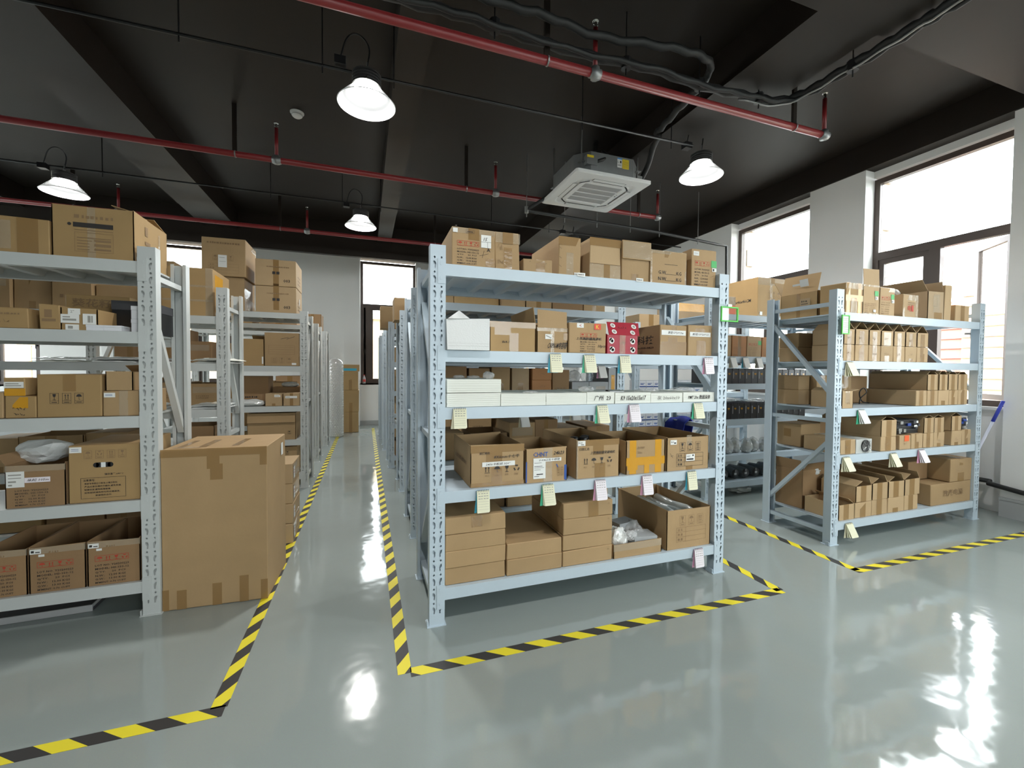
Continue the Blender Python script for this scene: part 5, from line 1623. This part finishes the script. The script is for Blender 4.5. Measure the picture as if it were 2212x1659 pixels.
# the big carton on the floor
W, D, H = .52, .47, .90
o = carton(-1.062, -.542, 2.815, .002, D, H, 'big plain carton standing on the floor beside the left rack', m='card', rz=-.045, jitter=.004, prints=(), tape_front=[(.42, .87, .12, .13), (.45, .80, .12, .1), (.13, 0, .09, .12), (.46, .0, .09, .14), (.72, .0, .09, .17), (.0, 0, .06, .13), (.93, 0, .07, .13), (.93, .88, .07, .12), (0, .95, 1, .05)],
           labels=[('R', .34, .78, .05, .08, 'paper', None, 'ink')])
for (a, b_) in ((.10, .16), (.30, .38), (.62, .69)):
    P2().rect(a * W, .06, (b_ - a) * W, D * .8).obj('tape', 'tape', o, face_mtx('T', W, D, H, .0008))
P2().rect(.08 * W, .03, .25 * W, .03).rect(.5 * W, .3, .2 * W, .012).obj('tape', 'tape_clear', o, face_mtx('T', W, D, H, .0016))
# stack of wrapped cartons behind it
for i in range(4):
    carton(-.86, -.53, 3.62, .002 + i * .155, .36, .152, 'film wrapped carton behind the big floor carton, %s from the bottom' % ORD[i], m='card_pale', group='film wrapped cartons behind the big carton', tape_front=[(.1, .2, .8, .7, 'tape_clear', 'R')], labels=[('R', .04, .03, .06, .09, 'paper', P2().rect(.01, .06, .04, .005).rect(.01, .04, .04, .005), 'ink_red')])
# ================================================================== goods on the racks behind


def fill(rack_name, x0, x1, y, z, depth, hmin, hmax, seed, wmin=.2, wmax=.38, mats=('card', 'card', 'card_dark', 'card_gold'), gap=.25, where='shelf', group=None, tall=None, maxn=20):
    R = random.Random(seed)
    x = x0
    n = 0
    while x < x1 - wmin and n < maxn:
        w = R.uniform(wmin, wmax)
        if x + w > x1:
            w = x1 - x
        if R.random() < gap:
            x += R.uniform(.03, .12)
            continue
        h = R.uniform(hmin, hmax)
        op = R.random() < .3
        dd = depth * R.uniform(.75, 1)
        carton(x, x + w, y + R.uniform(0, .05), z + e, dd, h, 'carton %s from left, %s, %s' % (ORD[n], where, rack_name), m=R.choice(mats), top='open' if op else 'closed', group=group or 'cartons on the racks behind', jitter=.004,
               tape_front=[(.4, 0, .18, 1)] if R.random() < .6 else [(.1, .6, .8, .25, 'tape_clear')] if R.random() < .5 else (),
               prints=[('F', 'ink_faint', P2().bars(w * .2, h * .35, w * .45, h * .16, R.choice([1, 2]), seed + n))] if R.random() < .6 else ())
        x += w + R.uniform(.004, .02)
        n += 1


WH = ['lowest shelf', 'second lowest shelf', 'middle shelf', 'second highest shelf', 'top shelf']
S2 = 'rack behind the centre rack'
x, y = CROW[0]
fill(S2, x + .10, 2.2, y + .03, LV_C[4], .5, .16, .30, 21, .22, .40, gap=.08, where=WH[4])
fill(S2, x + .10, 2.2, y + .03, LV_C[3], .5, .15, .30, 22, gap=.2, where=WH[3])
xs = [(.62, .80), (.82, 1.0), (1.02, 1.18), (1.20, 1.36)]
for i, (a, b_) in enumerate(xs):
    carton(a, b_, y + .03, LV_C[2] + e, .45, .33 - .01 * (i % 2), 'upright brown carton, %s from left behind the foam sheets on the rack behind' % ORD[i], m=('card_dark', 'card_dark', 'card', 'card_grey')[i], group='cartons on the racks behind', tape_front=[(.35, .1, .3, .5)], prints=[('F', 'ink_faint', P2().scrawl(.04, .12, .06, .03, 80 + i))])
for k in range(3):
    carton(1.385, 1.57, y + .02, LV_C[2] + e + k * .108, .45, .106, 'orange brown carton, %s from bottom in the stack behind the foam sheets' % ORD[k], m='card_orange', group='cartons on the racks behind', prints=[('F', 'ink_faint', P2().scrawl(.07, .045, .05, .02, 90 + k))])
carton(1.585, 1.75, y + .03, LV_C[2] + e, .45, .31, 'brown carton right of the orange brown stack on the rack behind', m='card_dark', prints=[('F', 'ink_faint', P2().bars(.02, .12, .12, .04, 1, 32))])
for i, (a, w, h, m_, lab) in enumerate([(1.77, .17, .20, 'foam_grey', 'grey foam block, left of three behind the foam sheets'), (1.945, .20, .20, 'foam_grey', 'grey foam block, middle of three behind the foam sheets'), (2.15, .075, .33, 'foam_grey', 'tall grey foam block with orange tape behind the foam sheets')]):
    o = empty('foam_block', (a, y + .01, LV_C[2] + e))
    MB().box(0, w, 0, .3, 0, h).build('block', m_, o)
    P2().rect(w * .35, 0, w * .5, h * .8).obj('tape', 'tape_yellow' if i == 2 else 'tape_clear', o, face_mtx('F', w, .3, h, .001))
    tag(o, lab, 'foam')
for i, xx in enumerate((1.86, 2.0)):
    crumple('plastic_bag', (xx, y + .15, LV_C[2] + .205), .07, .06, .11, 'plastic_bag', 'pale plastic bag on the grey foam blocks, %s one' % ['left', 'right'][i], 'plastic bag', 81 + i, 3, .35)
fill(S2, x + .12, 2.2, y + .02, LV_C[1], .5, .20, .34, 24, .2, .36, gap=.15, where=WH[1])
fill(S2, x + .12, 2.2, y + .02, LV_C[0], .5, .16, .30, 25, .25, .40, gap=.3, where=WH[0])
for j in range(1, 5):
    x, y = CROW[j]
    nm = ['', 'third rack of the centre row', 'fourth rack of the centre row', 'fifth rack of the centre row', 'sixth rack of the centre row'][j]
    for l in range(5):
        if l == 4 or j < 2:
            fill(nm, x + .09, 2.2, y + .03, LV_C[l], .5, .15, .28 if l < 4 else .30, 200 + j * 10 + l, .25, .42, gap=.3, where=WH[l], maxn=4 if l < 4 else 5)
        else:
            fill(nm, x + .09, x + .9, y + .03, LV_C[l], .5, .15, .30, 200 + j * 10 + l, .25, .42, gap=.2, where=WH[l], maxn=2)
carton(.315, .46, 5.02, LV_C[4] + .013, .30, .26, 'tall narrow carton at the aisle end on top of the third centre row rack', m='card')
carton(.20, .40, 6.075, LV_C[4] + .013, .3, .30, 'carton jutting into the aisle from the top of the fourth centre row rack', m='card')

# left row


def sheet_packet(x, y, z, w, d, h, m, label, seed):
    """A flat stack of sheets in crinkled film: a low pillow with wrinkled edges."""
    R = random.Random(seed)
    n = 12
    ph = [(R.uniform(6, 26), R.uniform(6, 26), R.uniform(0, 6)) for _ in range(5)]
    vs, fs = [], []
    for k in range(2):
        for i in range(n + 1):
            for j in range(n + 1):
                u, v = i / n, j / n
                ed = min(1, 5 * min(u, 1 - u, v, 1 - v) + .12)
                wob = sum(math.sin(a * u + b_ * v + c) for a, b_, c in ph) / 5
                vs.append((u * w + .006 * math.sin(v * 21 + seed), v * d + .006 * math.sin(u * 17 + seed), (h * ed * (.8 + .35 * wob)) if k else .0005))
    N = (n + 1) * (n + 1)
    for i in range(n):
        for j in range(n):
            q = i * (n + 1) + j
            fs.append((N + q, N + q + n + 1, N + q + n + 2, N + q + 1))
            fs.append((q, q + 1, q + n + 2, q + n + 1))
    rim = [i * (n + 1) for i in range(n + 1)] + [n * (n + 1) + j for j in range(1, n + 1)] + [i * (n + 1) + n for i in range(n - 1, -1, -1)] + [j for j in range(n - 1, 0, -1)]
    for a, b_ in zip(rim, rim[1:] + rim[:1]):
        fs.append((a, b_, N + b_, N + a))
    o = MB().add(vs, fs).build('plastic_packet', m, None, (x, y, z), R.uniform(-.05, .05), True)
    return tag(o, label, 'packet', 'film wrapped packets on the left row')


N2 = 'rack behind the left rack'
carton(-1.50, -1.155, 4.03, LV_L2[4] + e, .42, .38, 'large glossy taped carton on top of the rack behind the left rack', m='card_gold', tape_front=[(0, .3, 1, .04, 'tape_clear'), (0, .6, 1, .04, 'tape_clear'), (.85, 0, .15, 1, 'tape_clear'), (.1, .1, .8, .8, 'tape_yellow', 'R')])
fill(N2, -2.6, -1.52, 4.05, LV_L2[4], .4, .2, .36, 31, gap=.1, where=WH[4])
fill(N2, -2.6, -1.60, 4.05, LV_L2[1], .36, .2, .36, 32, gap=.15, where=WH[1])
fill(N2, -2.9, -1.12, 4.05, LV_L2[0], .36, .2, .36, 33, gap=.15, where=WH[0])
carton(-1.44, -1.16, 4.04, LV_L2[1] + e, .35, .30, 'open carton on the second lowest shelf behind the big floor carton', m='card_dark', top='open')
for k, (z, xs_) in enumerate([(LV_L2[3], (-2.3, -1.98, -1.66, -1.32)), (LV_L2[2], (-2.2, -1.85, -1.35))]):
    for i, x_ in enumerate(xs_):
        for j in range(2):
            sheet_packet(x_, 4.06 + .015 * j, z + .002 + j * .022, .30 if i % 2 else .26, .34, .018 + .006 * (i % 2), ('sheets', 'bag_dense', 'foam_white', 'bag_dense')[(i + j) % 4],
                         'film wrapped packet, %s in %s pile, %s behind the left rack' % (['lower', 'upper'][j], ORD[i], WH[3 - k]), 300 + k * 20 + i * 3 + j)
N3 = 'left row rack along the aisle'
for k in range(2):
    W, H = .402, .29
    carton(-1.131, -.729, 5.32, LV_L3[4] + e + k * .293, .45, H, '%s of two cartons printed 003 on the left row by the aisle' % ['lower', 'upper'][k], m='card_pale', tape_front=[(.43, .0 if k else .1, .14, 1)], prints=[('F', 'ink', P2().text('003', .275, .045, .034).rect(.165, .13, .03, .03).rect(.205, .13, .03, .03)), ('F', 'ink_faint', P2().bars(.11, .2, .22, .024, 1, 28 + k)), ('R', 'ink_faint', P2().rect(.1, .05, .2, .01).rect(.1, .09, .2, .01).rect(.1, .13, .2, .01))],
           labels=[('R', .2, .12, .04, .07, 'paper', None, 'ink')] if k == 0 else ())
W, H = .36, .40
carton(-1.60, -1.24, 5.34, LV_L3[4] + e, .45, .36, 'brown carton under the tall labelled carton on the left row', m='card', prints=[('F', 'ink_faint', P2().rect(.2, .1, .1, .02).rect(.2, .14, .08, .02))], tape_front=[(0, 0, 1, .7, 'tape_clear', 'R')])
carton(-1.62, -1.22, 5.30, LV_L3[4] + e + .363, .48, H, 'tall carton with white label and printed table, highest on the left row', m='card', prints=[('F', 'ink_faint', table_print(.06, .03, .28, .10)), ('F', 'ink_faint', P2().bars(.05, .33, .3, .032, 1, 29).icons(.10, .16, .05, .06, 3, 1.4, 'uag', True))], labels=[('F', .15, .09, .08, .13, 'paper', P2().rect(.01, .10, .05, .004).rect(.01, .06, .06, .003), 'ink_grey')], tape_front=[(0, .85, 1, .15, 'tape_clear', 'R')])
carton(-1.256, -1.056, 5.33, LV_L3[3] + e, .45, .29, 'plain golden carton left of the carton with a printed table on the left row', m='card_gold', top='open', flaps={'B': (-50, .1)}, labels=[('F', .18, .02, .014, .08, 'paper', None, 'ink')])
W, H = .345, .37
carton(-1.05, -.705, 5.33, LV_L3[3] + e, .45, H, 'carton with printed table and icons on the left row second highest shelf', m='card', prints=[('F', 'ink_faint', P2().frame(.04, .13, .26, .10, .002).rect(.04, .155, .26, .002).rect(.04, .18, .26, .002).rect(.04, .205, .26, .002).icons(.07, .03, .05, .065, 3, 1.5, 'agu', True)), ('F', 'ink', P2().line((.16, .30), (.24, .32), .004).line((.22, .30), (.30, .33), .004))], labels=[('F', .27, .012, .045, .022, 'paper', None, 'ink')], tape_front=[(0, .70, 1, .02, 'tape_clear')])
for i, (a, b_) in enumerate([(-1.047, -.882), (-.868, -.704)]):
    carton(a, b_, 5.33, LV_L3[2] + e, .25, .14, 'small carton with white sticker on the left row middle shelf, %s' % ['left one', 'right one'][i], m='card_pale', labels=[('F', .02 if i else .09, .10 if not i else .085, .06 if not i else .12, .026, 'paper', P2().rect(.006, .010, .04, .005), 'ink_grey')], tape_front=[(.4, 0, .2, 1)])
carton(-1.40, -1.05, 5.50, LV_L3[2] + e, .30, .33, 'dark carton at the back of the left row middle shelf', m='card_dark', prints=[('F', 'ink', P2().bars(.12, .08, .12, .03, 1, 30))])
carton(-1.02, -.72, 5.60, LV_L3[2] + e, .20, .20, 'dark low carton behind the two small cartons on the left row', m='card_dark', top='open')
crumple('plastic_packet', (-.85, 5.68, LV_L3[2] + .204), .10, .06, .06, 'bag_dense', 'clear packet on the dark low carton on the left row', 'packet', 131, 3, .3)
crumple('plastic_packet', (-1.20, 5.40, LV_L3[2] + .003), .15, .10, .08, 'bag_dense', 'heap of film packets left of the two small cartons on the left row', 'packet', 133, 3, .35)
W, H = .47, .36
carton(-1.225, -.745, 5.33, LV_L3[1] + e, .48, .30, 'large open carton behind the big floor carton on the left row', m='card', top='open', flaps={'F': (170, .10)}, prints=[('F', 'ink', P2().icons(.40, .06, .03, .04, 1, 1, 'u', True))])
carton(-1.225, -.735, 5.33, LV_L3[0] + e, .48, .31, 'large carton on the lowest left row shelf behind the big floor carton', m='card', prints=[('F', 'ink', P2().icons(.38, .22, .03, .04, 1, 1, 'u', True))], labels=())
fill(N3, -2.4, -1.45, 5.34, LV_L3[3], .45, .25, .4, 41, gap=.1, where=WH[3])
fill(N3, -2.4, -1.45, 5.34, LV_L3[2], .45, .2, .36, 42, gap=.1, where=WH[2])
fill(N3, -2.4, -1.65, 5.34, LV_L3[4], .45, .3, .5, 43, gap=.1, where=WH[4])
fill(N3, -2.4, -1.25, 5.34, LV_L3[0], .45, .2, .3, 44, gap=.1, where=WH[0])
for j, yy in ((0, 6.70), (1, 8.02)):
    nm = ['second left row rack along the aisle', 'third left row rack along the aisle'][j]
    for l in range(5):
        fill(nm, -1.75, -.72, yy + .02, LV_L3[l], .45, .2, .34, 400 + j * 10 + l, .26, .45, gap=.05, where=WH[l], maxn=4)

# end of the aisle
H4 = [(.0, .432, .34, .36), (.434, .468, .345, .36), (.904, .39, .335, .36), (1.296, .145, .36, .36)]
for i, (z, h, w, d) in enumerate(H4):
    carton(-.475, -.475 + w, 9.60, z + .002, d, h, 'carton in the stack at the end of the aisle, %s from the floor' % ORD[i], m='card_gold', group='carton stack at the end of the aisle', tape_front=[(.45, 0, .18, 1)] if i < 3 else [(.1, .1, .75, .35, 'pad_blue')])
o = empty('bubble_wrap', (-.555, 9.10, 0))
prof = [(.0, 1.56), (.05, 1.555), (.10, 1.53), (.135, 1.48), (.145, 1.40), (.145, .02), (.13, .0)]
MB().lathe(prof, 24).build('roll', 'bubble', o, smooth=True)
q = MB()
for r_ in range(42):
    for k in range(22):
        a = 2 * PI * (k + .5 * (r_ % 2)) / 22
        z = .04 + r_ * .034
        c = Vector((.145 * math.cos(a), .145 * math.sin(a), z))
        n = Vector((math.cos(a), math.sin(a), 0)); t = Vector((-math.sin(a), math.cos(a), 0)); up = Vector((0, 0, 1))
        v = [c + (t * math.cos(2 * PI * i / 6) + up * math.sin(2 * PI * i / 6)) * .016 for i in range(6)] + [c + n * .006 + (t * math.cos(2 * PI * i / 6) + up * math.sin(2 * PI * i / 6)) * .009 for i in range(6)]
        q.add(v, [(i, (i + 1) % 6, 6 + (i + 1) % 6, 6 + i) for i in range(6)] + [tuple(range(6, 12))])
bb = q.build('bubbles', 'bubble', o)
bb['kind'] = 'stuff'
tag(o, 'tall upright roll of bubble wrap at the far end of the left row', 'bubble wrap')
o = empty('water_bottle', (-.02, YB - .02, 1.003))
MB().lathe([(0, 0), (.03, 0), (.032, .02), (.032, .13), (.012, .18), (.012, .20), (0, .20)], 14).build('body', 'plastic_bag', o, smooth=True)
MB().lathe([(.0325, .04), (.0325, .10)], 14).build('wrapper', 'bottle_red', o, smooth=True)
MB().lathe([(.014, .19), (.014, .21), (0, .21)], 12).build('cap', 'bottle_red', o)
tag(o, 'small bottle with a red wrapper on the far window sill', 'bottle')

# rack behind the right rack
Q1, Q2, Q3, Q4, Q5, Q6 = LV_R2
YQ = 3.53
W, D, H = .445, .45, .455
carton(4.175, 4.62, 3.62, Q6 + e, D, H, 'big film wrapped carton with dimensions printed on its side', m='card_gold', prints=[('L', 'ink', P2().text('46x46x46CM', .10, .19, .035, .26, shear=.1)), ('F', 'ink_faint', P2().icons(.14, .22, .06, .09, 3, 1.2, 'agu', True))], tape_front=[(.4, .4, .1, .6, 'tape_clear'), (0, .82, 1, .18, 'tape_clear'), (0, 0, 1, .08, 'tape_clear')], labels=[('F', .03, .03, .04, .04, 'paper', None, 'ink')], tape_top=True)
carton(3.62, 3.76, YQ, Q6 + e, .30, .19, 'small red printed carton left of the big film wrapped carton', m='card_pale', tape_front=[(0, .0, 1, .5, 'sticker_orange'), (0, .5, 1, .5, 'tape_clear')])
carton(4.64, 4.85, YQ, Q6 + e, .3, .22, 'narrow carton right of the big film wrapped carton', m='card', tape_front=[(0, 0, 1, 1, 'tape_clear')])
for i, (a, b_) in enumerate([(3.50, 3.71), (3.721, 3.925), (3.932, 4.14), (4.15, 4.36), (4.37, 4.6)]):
    W, H = b_ - a, .222
    carton(a, b_, YQ, Q5 + e, .35, H, 'printed carton, %s from left on the shelf above the black boxes' % ORD[i], m='card_orange' if i % 2 else 'card_pale', group='printed cartons above the black boxes', prints=lot_print(W, H, .5, ink='ink_faint', u=.1, w=.6, red=(i == 2)), tape_front=[(.4, 0, .22, 1)] if i < 2 else (), labels=[('F', W - .05, .13, .045, .045, 'sticker_green', None, 'ink')] if i == 2 else ())


def black_case(x, y, z, w, h, label, grp):
    o = empty('black_case', (x, y, z))
    MB().box(.004, w - .004, 0, .30, 0, h).build('body', 'black_plastic', o)
    MB().box(0, .004, -.002, .30, 0, h).box(w - .006, w - .002, -.002, .30, 0, h).build('side_rail', 'slate', o)
    q = MB()
    for k in range(4):
        q.box(.012 + k * .02, .02 + k * .02, .01, .28, h, h + .008)
    q.build('fin', 'slate', o)
    P2().rect(w * .15, h * .35, .006, h * .5).obj('label', 'grille', o, face_mtx('F', w, .3, h, .0005))
    P2().rect(w * .4, h * .68, w * .32, .008).rect(w * .45, h * .62, w * .25, .005).obj('print', 'tape_yellow', o, face_mtx('F', w, .3, h, .0005))
    return tag(o, label, 'box', grp)


for r_, (z, h) in enumerate(((Q4, .155), (Q3, .165))):
    for k in range(15):
        black_case(3.46 + k * .092, YQ, z + e, .090, h, 'black equipment case, %s from left in the %s row' % (ORD[k], ['upper', 'lower'][r_]), 'rows of black equipment cases')
for k in range(6):
    crumple('plastic_bag', (3.62 + k * .22, YQ + .14, Q3 + .178), .085, .09, .03, 'plastic_bag', 'clear film lying on the lower row of black cases, %s from left' % ORD[k], 'plastic bag', 140 + k, 3, .5, 'film on the black cases')
for k in range(9):
    o = empty('bagged_lamp', (3.50 + k * .135, YQ + .08 + .03 * (k % 2), Q2 + e))
    MB().lathe([(0, .002), (.045, .004), (.055, .03), (.05, .075), (.028, .10), (.026, .125), (0, .128)], 16).build('lamp_head', 'psu_grey', o, smooth=True)
    c = crumple('bag', (0, 0, 0), .066, .07, .165, 'plastic_bag', '', '', 150 + k, 3, .3)
    del c['label'], c['category']
    c.parent = o
    tag(o, 'pale lamp head in a clear bag, %s from left below the black cases' % ORD[k], 'lamp head', 'bagged lamp heads')
for k in range(8):
    o = empty('bagged_motor', (3.55 + k * .15, YQ + .12, Q1 + e + .0615))
    MB().tube([(0, -.08, 0), (0, .12, 0)], .05, 14).build('body', 'black_plastic', o, smooth=True)
    MB().box(-.016, .016, -.083, -.081, -.012, .012).build('label', 'grille', o)
    MB().tube([(0, -.075, 0), (0, .0, .002), (0, .14, 0)], [.054, .060, .054], 12).build('bag', 'bag_grey', o)
    tag(o, 'black cylinder motor in dark film, %s from left on the lowest shelf behind' % ORD[k], 'motor', 'bagged motors')
crumple('plastic_bag', (4.0, 3.66, .002), .15, .11, .09, 'bag_dense', 'white film bag on the floor under the rack behind', 'plastic bag', 171, 4, .5)
carton(3.63, 3.80, YQ + .12, Q2 + e + .135 if False else Q2 + e, .12, .30, 'small brown carton behind the bagged lamp heads', m='card_dark')
# third rack of the right side: small white boxes
for l, zz in ((1, LV_C[1]), (2, LV_C[2]), (3, LV_C[3])):
    n = 0
    for k in range(9):
        for j in range(2):
            o = empty('white_box', (3.47 + k * .115, 4.80, zz + e + j * .09))
            MB().box(0, .11, 0, .22, 0, .086).build('body', 'white_box', o)
            P2().rect(.02, .03, .05, .01).rect(.02, .045, .07, .006).rect(.0, .0, .11, .012).obj('print', 'ink_blue', o, face_mtx('F', .11, .22, .086, .0006))
            tag(o, 'small white box, %s in %s row, %s two racks behind the right rack' % (ORD[k], ['lower', 'upper'][j], WH[l]), 'box', 'small white boxes')
carton(4.03, 4.62, 4.80, LV_C[4] + e, .38, .40, 'grey carton edged with orange tape seen past the right post of the centre rack', m='card_grey', tape_front=[(0, .72, 1, .28, 'tape_yellow'), (0, 0, .07, 1, 'tape_yellow')], prints=[('F', 'ink_faint', P2().bars(.18, .05, .14, .03, 1, 31))])
carton(3.47, 3.85, 4.82, LV_C[4] + e, .34, .22, 'pale carton at left end of the top shelf two racks behind the right rack', m='card_pale', tape_front=[(.4, .3, .2, .7)])
fill('rack two behind the right rack', 4.68, 5.1, 4.8, LV_C[4], .4, .16, .26, 51, gap=.3, where=WH[4])

# blue cloth over the end brace of the centre rack
b = MB()
nx, ny = 10, 12
vs, fs = [], []
for i in range(ny + 1):
    for j in range(nx + 1):
        s = i / ny
        u = j / nx
        if s < .5:
            y_, z_ = -.022 - .012 * math.sin(u * 7 + 1), (s / .5) * .19 - .17
        else:
            y_, z_ = .022 + .01 * math.sin(u * 9), ((1 - s) / .5) * .16 - .14
        if abs(s - .5) < .05:
            y_, z_ = 0, .022
        vs.append((y_ * 1.3 + .006 * math.sin(u * 11), u * .20 + .01 * math.sin(s * 9), z_ + .012 * math.sin(u * 5)))
for i in range(ny):
    for j in range(nx):
        k = i * (nx + 1) + j
        fs.append((k, k + 1, k + nx + 2, k + nx + 1))
b.add(vs, fs)
o = b.build('blue_cloth', 'blue_cloth', None, (2.245, 2.50, .985), smooth=True)
o.modifiers.new('thick', 'SOLIDIFY').thickness = .006
tag(o, 'dark blue cloth hanging over the end brace of the centre rack', 'cloth')
